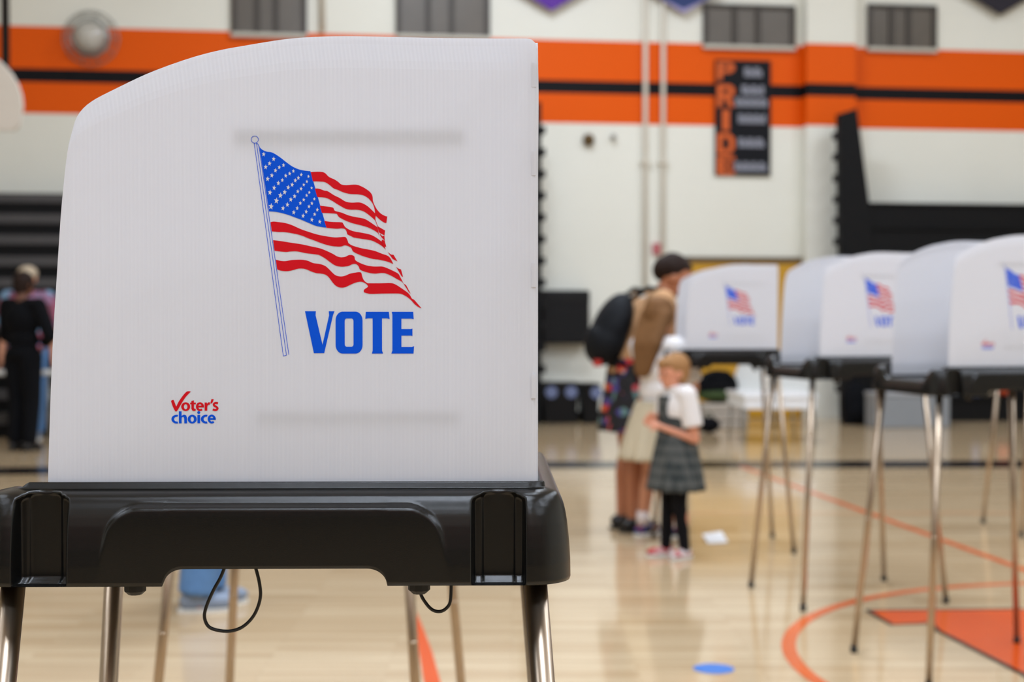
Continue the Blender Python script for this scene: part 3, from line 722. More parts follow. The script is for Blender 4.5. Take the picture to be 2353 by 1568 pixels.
# hanging elastic loops under the foreground tray
def cordloop(pts, lab):
    Y = 1.50
    w3 = [P(x, y, Y) for x, y in pts]
    q = []
    for i in range(len(w3) - 1):
        p0 = w3[max(i - 1, 0)]; p1 = w3[i]; p2 = w3[i + 1]; p3 = w3[min(i + 2, len(w3) - 1)]
        for k in range(6):
            t = k / 6; q.append(.5 * ((2 * p1) + (-p0 + p2) * t + (2 * p0 - 5 * p1 + 4 * p2 - p3) * t * t + (-p0 + 3 * p1 - 3 * p2 + p3) * t ** 3))
    q.append(w3[-1])
    o = MB().tube(q, .0018, 10).build('hanging_cord', M['cord'], booth, smooth=True)
    o.matrix_parent_inverse = Matrix.Translation(booth.location).inverted() if False else (Matrix.Translation(booth.location) @ Matrix.Rotation(math.radians(TH), 4, 'Z')).inverted()
    return o
cordloop([(522, 1288), (508, 1325), (490, 1358), (474, 1395), (470, 1420), (480, 1441), (505, 1450), (535, 1450), (562, 1438), (585, 1412), (598, 1375), (596, 1340), (586, 1300), (583, 1288)], '')
cordloop([(966, 1330), (966, 1362), (976, 1383), (992, 1401), (1010, 1406), (1026, 1398), (1035, 1380), (1037, 1330)], '')

def booth_at(px_near_left, Y, rot, label):
    """second booth: its near face's left edge stands at the pixel column, Y metres away"""
    b2 = copy_tree(booth)
    for ch in list(b2.children):
        if ch.name.startswith('hanging_cord'): bpy.data.objects.remove(ch)
    r = math.radians(rot); X = (px_near_left - 1176.5) / F * Y
    off = Vector((pu(105, 0)[0] * math.cos(r) - (-.2035) * math.sin(r), pu(105, 0)[0] * math.sin(r) + (-.2035) * math.cos(r)))
    b2.location = (X - off.x, Y - off.y, 0); b2.rotation_euler = (0, 0, r); b2['label'] = label
    return b2
booth_at(1575, 7.72, 1.5, 'farthest visible white voting booth, beside the woman and children')
booth_at(1884, 6.24, 14, 'middle white voting booth of the row at right')
booth_at(2180, 4.93, 13, 'nearest voting booth of the row at right, cut by the frame edge')
bE = booth_at(452, 3.42, -9, 'voting booth hidden behind the foreground booth, only its legs showing')
bG = booth_at(2380, 8.3, 4, 'voting booth standing behind the row at right, only a leg showing')

# ================================================================== BLEACHERS
def bleacher(u0, u1, label, first, step, seat, panel_left, pts):
    root = at_wall('bleachers', u0, 0, 0); tag(root, label, 'bleachers', 'bleachers along the walls')
    bh = .035 if panel_left else .11
    L = u1 - u0; n = 9 if panel_left else 11; top = 2.70; rise = top / n; d0 = .55
    for k in range(n):
        d = d0 + step * (n - 1 - k) + (first if k == 0 else 0)
        r = MB().box((0, -d, k * rise), (L, -.08, (k + 1) * rise - bh)).build('bleacher_row', M['bleacher'], root, bevel=.006)
        MB().box((0, -d - .03, (k + 1) * rise - bh), (L, -.08, (k + 1) * rise)).build('seat_board', seat, r, bevel=.006)
    e = MB(); x_end = 0 if panel_left else L; s_ = -1 if panel_left else 1
    e.prism([(x_end + s_ * a, z) for a, z in pts], -.62, -.5)
    ep = e.build('end_rail', M['bleacher'], root)
    z = .35
    while z < 3.6:
        t = (z - pts[0][1]) / (pts[1][1] - pts[0][1]); xo = pts[0][0] + (pts[1][0] - pts[0][0]) * t
        x = x_end + s_ * xo; MB().box((min(x, x + s_ * .05), -.66, z), (max(x, x + s_ * .05), -.48, z + .09)).build('rail_bracket', M['bleacher_edge'], ep, bevel=.01); z += .26
    return root
ur = WL(2002, 460, .6)[0]
ue = WL(1937, 600, .6)[0]; ut = WL(1927, 262, .6); ut2 = WL(1968, 250, .6)
bleacher(ur, 12.8, 'black folded bleachers behind the row of booths at right', .3, .012, M['bleacher'], True,
         [(ur - ue, 0), (ur - ut[0], ut[1]), (ur - ut2[0], ut2[1]), (0, 2.45), (0, 0)])
ul = WL(1196, 460, .6)[0]
bleacher(-12.7, ul, 'dark bleachers with grey seat boards along the wall at left', .2, .1, M['bleacher_grey'], False,
         [(WL(1243, 800, .6)[0] - ul, 0), (WL(1243, 240, .6)[0] - ul, 3.85), (WL(1210, 235, .6)[0] - ul, 3.85), (0, 2.45), (0, 0)])

# ================================================================== THINGS ON THE WALL
def wall_panel(name, x0, y0, x1, y1, off, th, m, label, cat, bevel=.01):
    ua, zt = WL(x0, y0, off); ub, zb = WL(x1, y1, off); o = at_wall(name, (ua + ub) / 2, off, zb)
    return o, (ub - ua) / 2, zt - zb
# P R I D E banner
ua, zt = WL(1643, 137, .03); ub, zb = WL(1770, 405, .03)
bn = at_wall('wall_banner', (ua + ub) / 2, .03, zb); tag(bn, 'tall black banner reading PRIDE in orange down its left side', 'banner')
bw, bh = (ub - ua) / 2, zt - zb
MB().box((-bw, -.006, 0), (bw, .004, bh)).build('banner_cloth', M['banner'], bn)
GL = {'P': [[(0, 0), (.3, 0), (.3, .38), (.75, .38), (1, .55), (1, .85), (.75, 1), (0, 1)], [(.3, .6), (.62, .6), (.7, .68), (.62, .8), (.3, .8)]],
      'R': [[(0, 0), (.3, 0), (.3, .38), (.45, .38), (.7, 0), (1, 0), (.75, .42), (1, .58), (1, .85), (.75, 1), (0, 1)], [(.3, .6), (.62, .6), (.7, .68), (.62, .8), (.3, .8)]],
      'I': [[(.3, 0), (.7, 0), (.7, 1), (.3, 1)]],
      'D': [[(0, 0), (.7, 0), (1, .25), (1, .75), (.7, 1), (0, 1)], [(.3, .22), (.6, .22), (.7, .35), (.7, .65), (.6, .78), (.3, .78)]],
      'E': [[(0, 0), (1, 0), (1, .22), (.3, .22), (.3, .4), (.9, .4), (.9, .6), (.3, .6), (.3, .78), (1, .78), (1, 1), (0, 1)]]}
for ch, yt, yb in (('P', 142, 184), ('R', 194, 246), ('I', 252, 300), ('D', 306, 354), ('E', 358, 402)):
    a0, b0 = WL(1648, yt, .04); a1, b1 = WL(1688, yb, .04); mu = (ua + ub) / 2
    fx = lambda q: [(a0 - mu + p[0] * (a1 - a0), b1 - zb + p[1] * (b0 - b1)) for p in q]
    g = GL[ch]
    MB().prism(fx(g[0]), -.0085, -.0065, holes=[fx(h)[::-1] for h in g[1:]]).build('banner_letter', M['banner_orange'], bn)
for x0, x1, y in ((1710, 1752, 166), (1704, 1756, 207), (1690, 1764, 235), (1696, 1760, 273), (1696, 1757, 328), (1688, 1762, 383)):
    tb = MB(); a0, b0 = WL(x0, y - 11, .04); a1, b1 = WL(x1, y + 11, .04); mu = (ua + ub) / 2; k = max(4, int((x1 - x0) / 9)); dw = (a1 - a0) / k
    for i in range(k):
        xx = a0 - mu + i * dw; lo = b1 - zb; hi = b0 - zb
        tb.box((xx + .004, -.0085, lo), (xx + dw * .35, -.0065, hi)); tb.box((xx + dw * .5, -.0085, lo), (xx + dw * .9, -.0065, hi - (hi - lo) * .3 * (i % 2)))
        tb.box((xx + .004, -.0085, (lo + hi) / 2 - .008), (xx + dw * .9, -.0065, (lo + hi) / 2 + .008))
    tb.build('banner_text_line', M['banner_white'], bn)
# pennants whose points hang into the frame
for tipx, tipy, hw0, m1, m2, lab in ((1265, 27, 46, 'purple', None, 'purple pointed pennant hanging high above the big booth corner'), (1567, 33, 56, 'navy', 'lilac', 'blue and lilac pointed pennant between the white pipes and a dark window'), (2292, 37, 65, 'charcoal', None, 'black pointed pennant high on the wall at far right')):
    ut_, zt_ = WL(tipx, tipy, .05); hw = hw0 / F * 17.8; sl = (tipy * 1.0) / F * 17.8; full = hw * 2.2; hh = full * sl / hw
    o = at_wall('pennant', ut_, .12, zt_); tag(o, lab, 'pennant', 'pennants on the back wall')
    MB().prism([(0, 0), (full, hh), (full, hh + 1.1), (-full, hh + 1.1), (-full, hh)], -.004, .004).build('pennant_cloth', M[m1] if not m2 else M[m2], o)
    MB().prism([(0, .05), (full * .55, hh * .55), (full * .55, hh + .9), (-full * .55, hh + .9), (-full * .55, hh * .55)] if m2 else [(0, .12), (full * .8, hh * .8 + .12), (full * .8, hh + 1.0), (-full * .8, hh + 1.0), (-full * .8, hh * .8 + .12)], -.007, -.004).build('pennant_center', M[m1], o)
# bell and small bracket
for px, py, r, lab, mt, cat in ((1353, 321, .075, 'small dark bronze alarm bell under the orange stripe', 'brass', 'bell'), (1410, 315, .035, 'tiny grey fitting on the wall right of the bronze bell', 'grey_metal', 'wall fitting')):
    u, z = WL(px, py, .06); o = at_wall('alarm_bell' if cat == 'bell' else 'wall_fitting', u, .0, z); tag(o, lab, cat)
    mb = MB().ball((0, -.05, 0), (r, .05, r)); mb.build('bell_dome', M[mt], o, smooth=True)
    MB().box((-r * .5, -.05, -r * .5), (r * .5, 0, r * .5)).build('mounting_box', M['grey_metal'], o, bevel=.004)
# guarded dome
u, z = WL(206, 84, .12); o = at_wall('guarded_wall_light', u, 0, z); tag(o, 'round pale dome with wire guard on the orange stripe at left', 'wall light')
MB().ball((0, -.1, 0), (.185, .13, .185), nu=28, nv=16).build('dome', M['dome'], o, smooth=True)
MB().tube([(.2 * math.cos(t * PI / 16), -.05, .2 * math.sin(t * PI / 16)) for t in range(32)], .02, 8, closed=True).build('dome_rim', M['grey_metal'], o, smooth=True)
g = MB()
for rr in (.2, .26, .32): g.tube([(rr * math.cos(t * PI / 16), -.26 + (rr - .2) * 1.9, rr * math.sin(t * PI / 16)) for t in range(32)], .007, 6, closed=True)
for k in range(10): a_ = k * PI / 5; g.tube([(.2 * math.cos(a_), -.26, .2 * math.sin(a_)), (.32 * math.cos(a_), -.03, .32 * math.sin(a_)), (.33 * math.cos(a_), -.001, .33 * math.sin(a_))], .006, 6)
g.build('wire_guard', M['grey_metal'], o, smooth=True)
# black box on wall
ua, zt = WL(1246, 667, .25); ub, zb = WL(1355, 790, .25); o = at_wall('wall_speaker', (ua + ub) / 2, 0, zb); tag(o, 'square black box on the wall left of the woman', 'wall box')
h = (ub - ua) / 2; MB().box((-h, -.25, 0), (h, -.0, zt - zb)).build('box_body', M['black_plastic'], o, bevel=.02)
MB().box((-h, -.262, (zt - zb) * .78), (h, -.25, zt - zb - .02)).build('box_lid', M['bleacher_edge'], o, bevel=.004)
# red exit-like blob left of the woman's head
u, z = WL(1513, 572, .05); o = place_wall(MB().box((-.07, -.05, -.07), (.07, 0, .07)).build('fire_alarm', mat('faded_red_plastic', (178, 92, 96), .5, var=.05), bevel=.01), u, 0, z); tag(o, 'small faded red alarm box on wall behind the woman’s hair', 'fire alarm')

# ================================================================== FLOOR CLUTTER BY THE WALL
def put(name, px, py_floor, rot=WA):
    p = FL(px, py_floor); return empty(name, (p.x, p.y, 0), rot)
def sc_at(o): return o.location.y / F          # metres per pixel there
for px, wpx, hpx, lab, disks in ((1284, 84, 100, 'wide black tote bin with two round white labels by the wall', (-.2, .2)), (1353, 38, 98, 'narrower black tote bin right of the wide one, one round label', (.1,))):
    o = put('tote_bin', px, 972); s_ = sc_at(o); w2 = wpx * s_ / 2; hh = hpx * s_ * .93; tag(o, lab, 'storage bin', 'black tote bins by the wall')
    b_ = MB(); b_.add([(-w2 * .85, -.15, 0), (w2 * .85, -.15, 0), (w2 * .85, .18, 0), (-w2 * .85, .18, 0), (-w2, -.19, hh), (w2, -.19, hh), (w2, .22, hh), (-w2, .22, hh)], [(0, 3, 2, 1), (4, 5, 6, 7), (0, 1, 5, 4), (1, 2, 6, 5), (2, 3, 7, 6), (3, 0, 4, 7)])
    b_.build('bin_body', M['black_plastic'], o, bevel=.01)
    MB().box((-w2 - .01, -.2, hh - .03), (w2 + .01, .23, hh + .005)).build('bin_lid', M['black_plastic'], o, bevel=.006)
    for dx in disks:
        r = .072; MB().prism([(dx * .6 + r * math.cos(i * PI / 10), hh * .78 + r * math.sin(i * PI / 10)) for i in range(20)], -.195, -.183).build('bin_label', M['blue_bottle'], o)
# white table behind the far booths
pt = FL(1772, 1015); o = empty('low_white_table', (pt.x, pt.y, 0), .03); tag(o, 'low glossy white table seen below the farthest booth', 'table')
MB().box((-.37, -.45, .47), (.37, .55, .505)).build('table_top', M['white_gloss'], o, bevel=.006)
MB().box((-.355, -.43, .36), (.355, .53, .47)).build('table_apron', M['white_gloss'], o, bevel=.006)
for x in (-.32, .32):
    for y in (-.38, .48): MB().tube([(x, y, .44), (x * 1.08, y, 0)], .014, 10).build('leg', M['grey_metal'], o, smooth=True)
# two rounded grey chairs behind it
for px, pyf, lab in ((1735, 985, 'left rounded grey chair behind the low white table'), (1828, 985, 'right rounded grey chair behind the low white table')):
    o = put('shell_chair', px, pyf, 0); tag(o, lab, 'chair', 'grey chairs by the mustard door')
    MB().prism([(-.19, .42), (.19, .42), (.2, .62), (.15, .74), (0, .79), (-.15, .74), (-.2, .62)], .18, .205).build('backrest', M['white_plastic'], o, bevel=.004)
    MB().box((-.2, -.2, .40), (.2, .2, .43)).build('seat', M['white_plastic'], o, bevel=.01)
    for x in (-.17, .17):
        for y in (-.17, .17): MB().tube([(x, y, .4), (x * 1.1, y * 1.1, 0)], .011, 8).build('leg', M['grey_metal'], o, smooth=True)
# mat, duffel, dark bag
o = put('folded_mat', 1655, 985); tag(o, 'pale grey folded mat on the floor by the mustard door', 'mat')
for k in range(3): MB().box((-.26, -.2, k * .1 + .001), (.24, .25, k * .1 + .094)).build('mat_layer', mat('pale_grey_vinyl', (168, 158, 146), .6, var=.05), o, bevel=.015)
o = put('duffel_bag', 1648, 985); o.location.z = .3; tag(o, 'black and green duffel bag lying on the folded pale mat', 'bag')
MB().ball((0, 0, .19), (.25, .16, .188)).build('bag_body', M['black_cloth'], o, smooth=True)
MB().ball((0, -.01, .09), (.24, .17, .088)).build('bag_base', M['green'], o, smooth=True)
MB().tube([(-.14, -.12, .25), (-.08, -.16, .36), (.08, -.16, .36), (.14, -.12, .25)], .012, 8).build('handle', M['black_cloth'], o, smooth=True)
o = put('small_bag', 1628, 988); tag(o, 'small dark green-black bag on floor right of the blond child', 'bag')
o.location = (o.location.x - .06, o.location.y - .45, 0)
MB().ball((0, 0, .09), (.13, .11, .09)).build('bag_body', M['black_cloth'], o, smooth=True)
MB().tube([(-.07, 0, .15), (0, 0, .24), (.07, 0, .15)], .01, 8).build('handle', M['green'], o, smooth=True)
# backpack and grey case at the wall under the middle booth
def backpack(o, s_, m):
    MB().ball((0, 0, .26), (.18, .13, .26)).box((-.15, -.1, .0), (.15, .1, .25)).build('pack_body', M[m], o, smooth=False, bevel=.02)
    MB().ball((0, -.12, .15), (.12, .05, .12)).build('front_pocket', M[m], o, smooth=True)
    MB().tube([(-.05, 0, .5), (0, 0, .57), (.05, 0, .5)], .01, 8).build('top_handle', M['black_cloth'], o, smooth=True)
o = put('backpack', 1966, 976); tag(o, 'black backpack on the floor left of the grey case', 'backpack'); backpack(o, 1, 'black_cloth')
o = put('storage_case', 2096, 984); s_ = sc_at(o); tag(o, 'wide grey storage case against the wall under the nearer booths', 'case')
MB().box((-90 * s_, -.02, 0), (90 * s_, .3, .37)).build('case_body', M['grey_plastic'], o, bevel=.015)
MB().box((-91 * s_, -.03, .37), (91 * s_, .31, .41)).build('case_lid', mat('pale_grey_plastic', (160, 162, 166), .5, var=.04), o, bevel=.01)
for px, r, m, nm, lab in ((2242, .075, 'blue_bottle', 'water_bottle', 'blue grey bottle on the lowest row of the folded bleachers'), (2305, .085, 'orange_ball', 'rubber_ball', 'orange ball on the lowest row of the folded bleachers'), (2268, .07, 'cap', 'small_pouch', 'beige pouch beside the blue grey bottle on the bleachers')):
    u = WL(px, 930, .78)[0]; o = at_wall(nm, u, .78, .30)
    tag(o, lab, nm.split('_')[-1])
    if nm == 'water_bottle':
        MB().lathe([(.055, 0), (.06, .02), (.06, .16), (.03, .2)], n=16).build('bottle_body', M[m], o, smooth=True); MB().lathe([(.032, .2), (.032, .23)], n=12).build('bottle_cap', M['white_plastic'], o)
    elif nm == 'rubber_ball':
        MB().ball((0, 0, r), r).build('ball_body', M[m], o, smooth=True)
    else:
        MB().ball((0, 0, .06), (.07, .05, .06)).build('pouch_body', M[m], o, smooth=True)
# paper on floor
p = FL(1643, 1243); pp = MB().add([(-.055, -.1, 0), (.06, -.09, .004), (.055, .11, .035), (-.06, .1, .02), (-.055, -.1, .0015), (.06, -.09, .0055), (.055, .11, .0365), (-.06, .1, .0215)], [(0, 3, 2, 1), (4, 5, 6, 7), (0, 1, 5, 4), (1, 2, 6, 5), (2, 3, 7, 6), (3, 0, 4, 7)]).build('paper_sheet', M['paper']); pp.location = (p.x, p.y, .001)
tag(pp, 'loose white sheet of paper on the floor right of the blond child', 'paper')

# fan-shaped backboard at left
Y = 12.0; cxb = -4.81
bb = empty('basketball_backboard', (cxb, Y, 2.85)); tag(bb, 'pale fan-shaped basketball backboard cut by the left frame edge', 'backboard')
out = [(-.62, 0), (.62, 0), (.66, .04)] + [(.69 * math.cos(math.radians(a)), .2 + .56 * math.sin(math.radians(a))) for a in range(0, 181, 10)] + [(-.66, .04)]
MB().prism(out, 0, .04).build('board', M['backboard'], bb, bevel=.006)
MB().tube([(.23 * math.cos(i * PI / 12), -.38 + .23 * math.sin(i * PI / 12), .2) for i in range(24)], .01, 8, closed=True).build('rim', M['orange_ball'], bb, smooth=True)
nt_ = MB()
for i in range(12):
    a1 = i * PI / 6
    for s_ in (1, -1):
        nt_.tube([(.23 * math.cos(a1), -.38 + .23 * math.sin(a1), .19), (.18 * math.cos(a1 + s_ * .26), -.38 + .18 * math.sin(a1 + s_ * .26), .0), (.13 * math.cos(a1), -.38 + .13 * math.sin(a1), -.2)], .004, 5)
nt_.build('net', M['charcoal'], bb)
MB().box((-.06, -.16, .17), (.06, 0, .23)).build('rim_bracket', M['orange_ball'], bb)
pl = MB().tube([(.0, .06, .35), (.0, 1.2, 2.6), (.0, 3.2, 4.4), (0, 4.9, 4.6)], .04, 10)
pl.tube([(.53, .06, .3), (.52, .06, 2.9), (.45, 4.9, 4.4)], .035, 10).build('support_arm', M['bleacher_edge'], bb, smooth=True)

# ================================================================== PEOPLE
def remesh(mb, name, m, parent, voxel, it=4):
    o = mb.build(name, m, None)
    r = o.modifiers.new('r', 'REMESH'); r.mode = 'VOXEL'; r.voxel_size = voxel; r.use_smooth_shade = True
    s_ = o.modifiers.new('s', 'SMOOTH'); s_.factor = .5; s_.iterations = it
    dg = bpy.context.evaluated_depsgraph_get(); dg.update()
    me = bpy.data.meshes.new_from_object(o.evaluated_get(dg)); me.name = name
    o.modifiers.clear(); old = o.data; o.data = me; bpy.data.meshes.remove(old)
    if not me.materials: me.materials.append(m)
    me.shade_smooth(); o.parent = parent
    return o
def V(*a): return Vector(a)
class Fig:
    """joints in the figure's own frame: +x forward, +y its left, z up, origin between the feet"""
    def __init__(s, name, loc, face_deg, h, label, hs=1.0, girth=1.0, **kw):
        s.root = empty(name, (loc[0], loc[1], 0), math.radians(face_deg)); tag(s.root, label, 'person')
        s.h = h; s.g = girth; J = s.J = {}
        J['pel'] = V(0, 0, .54 * h); J['waist'] = V(.005, 0, .62 * h); J['chest'] = V(.0, 0, .73 * h); J['neck'] = V(-.01, 0, .825 * h); J['head'] = V(.015 * h, 0, .925 * h)
        for k, q in (('l', 1), ('r', -1)):
            J['sh' + k] = V(0, q * .105 * h, .805 * h); J['el' + k] = V(-.02 * h, q * .135 * h, .63 * h); J['wr' + k] = V(.03 * h, q * .14 * h, .48 * h)
            J['hip' + k] = V(0, q * .05 * h, .515 * h); J['kn' + k] = V(.012 * h, q * .05 * h, .28 * h); J['an' + k] = V(-.012 * h, q * .05 * h, .045 * h)
        for k, v in kw.items(): J[k] = V(*v)
        s.hs = hs; s.fd = (J.pop('face') if 'face' in J else V(1, 0, 0)).normalized()
    def axes(s):
        f = s.fd; up = V(0, 0, 1); l = up.cross(f).normalized(); u = f.cross(l).normalized(); return f, l, u
    def head_mb(s, mb):
        J = s.J; h = s.h; k = s.hs; f, l, u = s.axes(); c = J['head']
        mb.ball(c + u * .008 * h, (.056 * h * k, .045 * h * k, .060 * h * k), (f, l, u), 20, 14)
        mb.ball(c + f * .018 * h * k - u * .032 * h * k, (.036 * h * k, .034 * h * k, .036 * h * k), (f, l, u))
        mb.cap(c + f * .050 * h * k + u * .004 * h * k, .005 * h * k, c + f * .062 * h * k - u * .013 * h * k, .008 * h * k, 8)
        mb.ball(c + f * .049 * h * k - u * .036 * h * k, (.007 * h * k, .015 * h * k, .006 * h * k), (f, l, u))
        for q in (1, -1): mb.ball(c + l * q * .046 * h * k - u * .006 * h * k, (.012 * h * k, .006 * h * k, .017 * h * k), (f, l, u))
        mb.cap(J['neck'] - V(0, 0, .01 * h), .034 * h * (.8 if k > 1.1 else 1), c - u * .04 * h * k - f * .01 * h, .03 * h * (.85 if k > 1.1 else 1))
    def hand(s, mb, wr, el, nrm=None, curl=.5):
        h = s.h; d = (wr - el).normalized(); sc_ = h / 1.7
        side = d.cross(nrm or V(1, 0, 0)).normalized(); palmn = side.cross(d).normalized()
        pc_ = wr + d * .045 * sc_; mb.ball(pc_, (.05 * sc_, .04 * sc_, .016 * sc_), (d, side, palmn)); mb.cap(wr, .024 * sc_, wr + d * .02 * sc_, .024 * sc_)
        for i, (o_, L) in enumerate(((-.030, .066), (-.010, .076), (.010, .072), (.029, .056))):
            b0 = wr + d * .082 * sc_ + side * o_ * sc_; e1 = b0 + (d * math.cos(curl * .5) + palmn * math.sin(curl * .5)) * L * .5 * sc_ + side * o_ * .12 * sc_
            e2 = e1 + (d * math.cos(curl * 1.6) + palmn * math.sin(curl * 1.6)) * L * .5 * sc_
            mb.cap(b0, .0092 * sc_, e1, .0084 * sc_, 8); mb.cap(e1, .0084 * sc_, e2, .0072 * sc_, 8)
        t0 = wr + d * .025 * sc_ - side * .034 * sc_; t1 = t0 + (d * .7 - side * .7 + palmn * .3).normalized() * .034 * sc_; t2 = t1 + (d * .95 - side * .1 + palmn * .3).normalized() * .03 * sc_
        mb.cap(t0, .012 * sc_, t1, .010 * sc_, 8); mb.cap(t1, .010 * sc_, t2, .008 * sc_, 8)
    def body(s, m, voxel=.0065, foot=True):
        J = s.J; h = s.h; g = s.g; mb = MB(); s.head_mb(mb)
        up = (J['neck'] - J['pel']).normalized(); lf = V(0, 1, 0); fw = lf.cross(up).normalized()
        mb.ball(J['pel'], (.062 * h * g, .088 * h * g, .06 * h), (fw, lf, up)); mb.ball(J['waist'], (.055 * h * g, .075 * h * g, .075 * h), (fw, lf, up))
        mb.ball(J['chest'], (.065 * h * g, .09 * h * g, .095 * h), (fw, lf, up)); mb.cap(J['shl'], .033 * h, J['shr'], .033 * h); mb.cap(J['chest'], .06 * h * g, J['neck'] - up * .02 * h, .035 * h)
        for k in 'lr':
            mb.cap(J['sh' + k], .031 * h * g, J['el' + k], .023 * h * g); mb.cap(J['el' + k], .023 * h * g, J['wr' + k], .015 * h)
            s.hand(mb, J['wr' + k], J['el' + k], nrm=V(0, 1 if k == 'l' else -1, 0.2))
            mb.cap(J['hip' + k], .052 * h * g, J['kn' + k], .034 * h * g); mb.cap(J['kn' + k], .033 * h * g, J['kn' + k] * .65 + J['an' + k] * .35 + V(-.006 * h, 0, 0), .033 * h * g)
            mb.cap(J['kn' + k] * .65 + J['an' + k] * .35 + V(-.006 * h, 0, 0), .033 * h * g, J['an' + k], .02 * h)
            mb.cap(J['an' + k], .021 * h, J['an' + k] + V(.0, 0, -.02 * h), .021 * h); mb.cap(J['an' + k] + V(-.01 * h, 0, -.024 * h), .018 * h, J['an' + k] + V(.075 * h, 0, -.03 * h), .014 * h)
        b_ = remesh(mb, 'body', m, s.root, voxel)
        f, l, u = s.axes(); c = J['head']; k = s.hs
        for q in (1, -1): MB().ball(c + f * .049 * h * k + l * q * .019 * h * k + u * .006 * h * k, .0055 * h * k, nu=10, nv=8).build('eye', M['eye'], b_, smooth=True)
        return b_
    def shirt(s, m, sleeve=1.0, t=.008, name='shirt', low=0.0, voxel=.009):
        J = s.J; h = s.h; g = s.g; mb = MB(); up = (J['neck'] - J['pel']).normalized(); lf = V(0, 1, 0); fw = lf.cross(up).normalized()
        mb.ball(J['pel'] + up * (.035 - low) * h, (.064 * h * g + t, .09 * h * g + t, .05 * h), (fw, lf, up)); mb.ball(J['waist'], (.058 * h * g + t, .08 * h * g + t, .08 * h), (fw, lf, up))
        mb.ball(J['chest'], (.066 * h * g + t, .092 * h * g + t, .095 * h + t), (fw, lf, up)); mb.cap(J['shl'], .034 * h + t, J['shr'], .034 * h + t); mb.cap(J['chest'], .06 * h * g + t, J['neck'] - up * .025 * h, .038 * h)
        for k in 'lr':
            a_ = J['sh' + k]; e = J['el' + k]; w_ = J['wr' + k]
            if sleeve <= .5: q = a_.lerp(e, sleeve * 2); mb.tube([a_, q], [.034 * h * g + t, .032 * h * g + t * 1.6], 16); mb.ball(a_, .034 * h * g + t)
            else:
                mb.tube([a_, e], [.034 * h * g + t, .026 * h * g + t], 16); mb.ball(a_, .034 * h * g + t); mb.ball(e, .026 * h * g + t)
                mb.tube([e, e.lerp(w_, (sleeve - .5) * 2)], [.026 * h * g + t, .019 * h + t], 16)
        return remesh(mb, name, m, s.root, voxel)
    def skirt(s, m, z0, z1, r0, r1, c0=None, c1=None, pleats=14, amp=.05, name='skirt', asp=.78):
        c0 = c0 or V(0, 0, 0); c1 = c1 or V(0, 0, 0); n = pleats * 6; R_ = 14; mb = MB(); vs = []; fs = []
        for j in range(R_ + 1):
            t = j / R_; z = z0 + (z1 - z0) * t; r = r0 + (r1 - r0) * (t ** .8); c = c0.lerp(c1, t)
            for i in range(n):
                a = 2 * PI * i / n; q = r * (1 + amp * t * math.sin(pleats * a)); vs.append((c.x + q * asp * math.cos(a), c.y + q * math.sin(a), z))
        for j in range(R_):
            for i in range(n): k = (i + 1) % n; fs.append((j * n + i, j * n + k, (j + 1) * n + k, (j + 1) * n + i))
        mb.add(vs, fs); o = mb.build(name, m, s.root, smooth=True); sd = o.modifiers.new('t', 'SOLIDIFY'); sd.thickness = .004; return o
    def trousers(s, m, t=.012, name='trousers', voxel=.01, end=1.0):
        J = s.J; h = s.h; g = s.g; mb = MB(); mb.ball(J['pel'], (.066 * h * g + t, .092 * h * g + t, .062 * h))
        for k in 'lr':
            mb.cap(J['hip' + k], .054 * h * g + t, J['kn' + k], .037 * h * g + t); e = J['kn' + k].lerp(J['an' + k], end)
            mb.tube([J['kn' + k], e], [.037 * h * g + t, .03 * h + t], 16)
        return remesh(mb, name, m, s.root, voxel)
    def shoes(s, m, sock=None, turn=(0, 0)):
        h = s.h; k_ = h / 1.7
        for k, tn in zip('lr', turn):
            a_ = s.J['an' + k]; d = V(math.cos(tn), math.sin(tn), 0); l = V(-d.y, d.x, 0); z = V(0, 0, 1); mb = MB()
            b0 = V(a_.x, a_.y, 0)
            mb.ball(b0 - d * .02 * k_ + z * .045 * k_, (.055 * k_, .041 * k_, .045 * k_), (d, l, z)); mb.ball(b0 + d * .08 * k_ + z * .038 * k_, (.095 * k_, .045 * k_, .037 * k_), (d, l, z))
            mb.tube([b0 + z * .03 * k_, b0 + z * .085 * k_], [.04 * k_, .042 * k_], 14)
            sh = remesh(mb, 'shoe', m, s.root, .006)
            so = MB().prism([((b0 + d * q[0] * k_ + l * q[1] * k_).x, (b0 + d * q[0] * k_ + l * q[1] * k_).y) for q in ((-.078, -.02), (-.078, .02), (-.04, .038), (.06, .046), (.13, .042), (.172, .015), (.172, -.015), (.13, -.042), (.06, -.046), (-.04, -.038))], .0, .014, lambda x, y, d_: (x, y, d_))
            so.build('shoe_sole', M['white_plastic'] if m is not M['shoe_dark'] else M['rubber'], sh)
            if sock: MB().tube([a_ - V(0, 0, .0), a_ + V(0, 0, .06 * h)], [.027 * h, .027 * h], 14).build('sock', sock, s.root, smooth=True)

# --- woman leaning to the booth, seen from her right-back; faces right (+x)
pw = FL(1462, 1218)
W = Fig('standing_woman', (pw.x, pw.y), 18, 1.70, 'woman in tan top and dark floral skirt bending over the farthest booth', girth=.98,
        pel=(-.06, 0, .93), waist=(-.05, 0, 1.06), chest=(.04, 0, 1.24), neck=(.14, 0, 1.40), head=(.235, -.03, 1.515), face=(.80, -.42, -.42),
        shl=(.10, .165, 1.365), shr=(.10, -.165, 1.365), ell=(.24, .2, 1.13), wrl=(.46, .14, 1.14), elr=(.13, -.21, 1.10), wrr=(.36, -.16, 1.12),
        hipl=(-.05, .08, .88), hipr=(-.06, -.08, .88), knl=(-.02, .08, .48), knr=(-.03, -.08, .48), anl=(-.06, .08, .075), anr=(-.06, -.08, .075))
W.body(M['skin_dark'])
W.shirt(M['tan'], .95, .018, 'cardigan', low=.035)
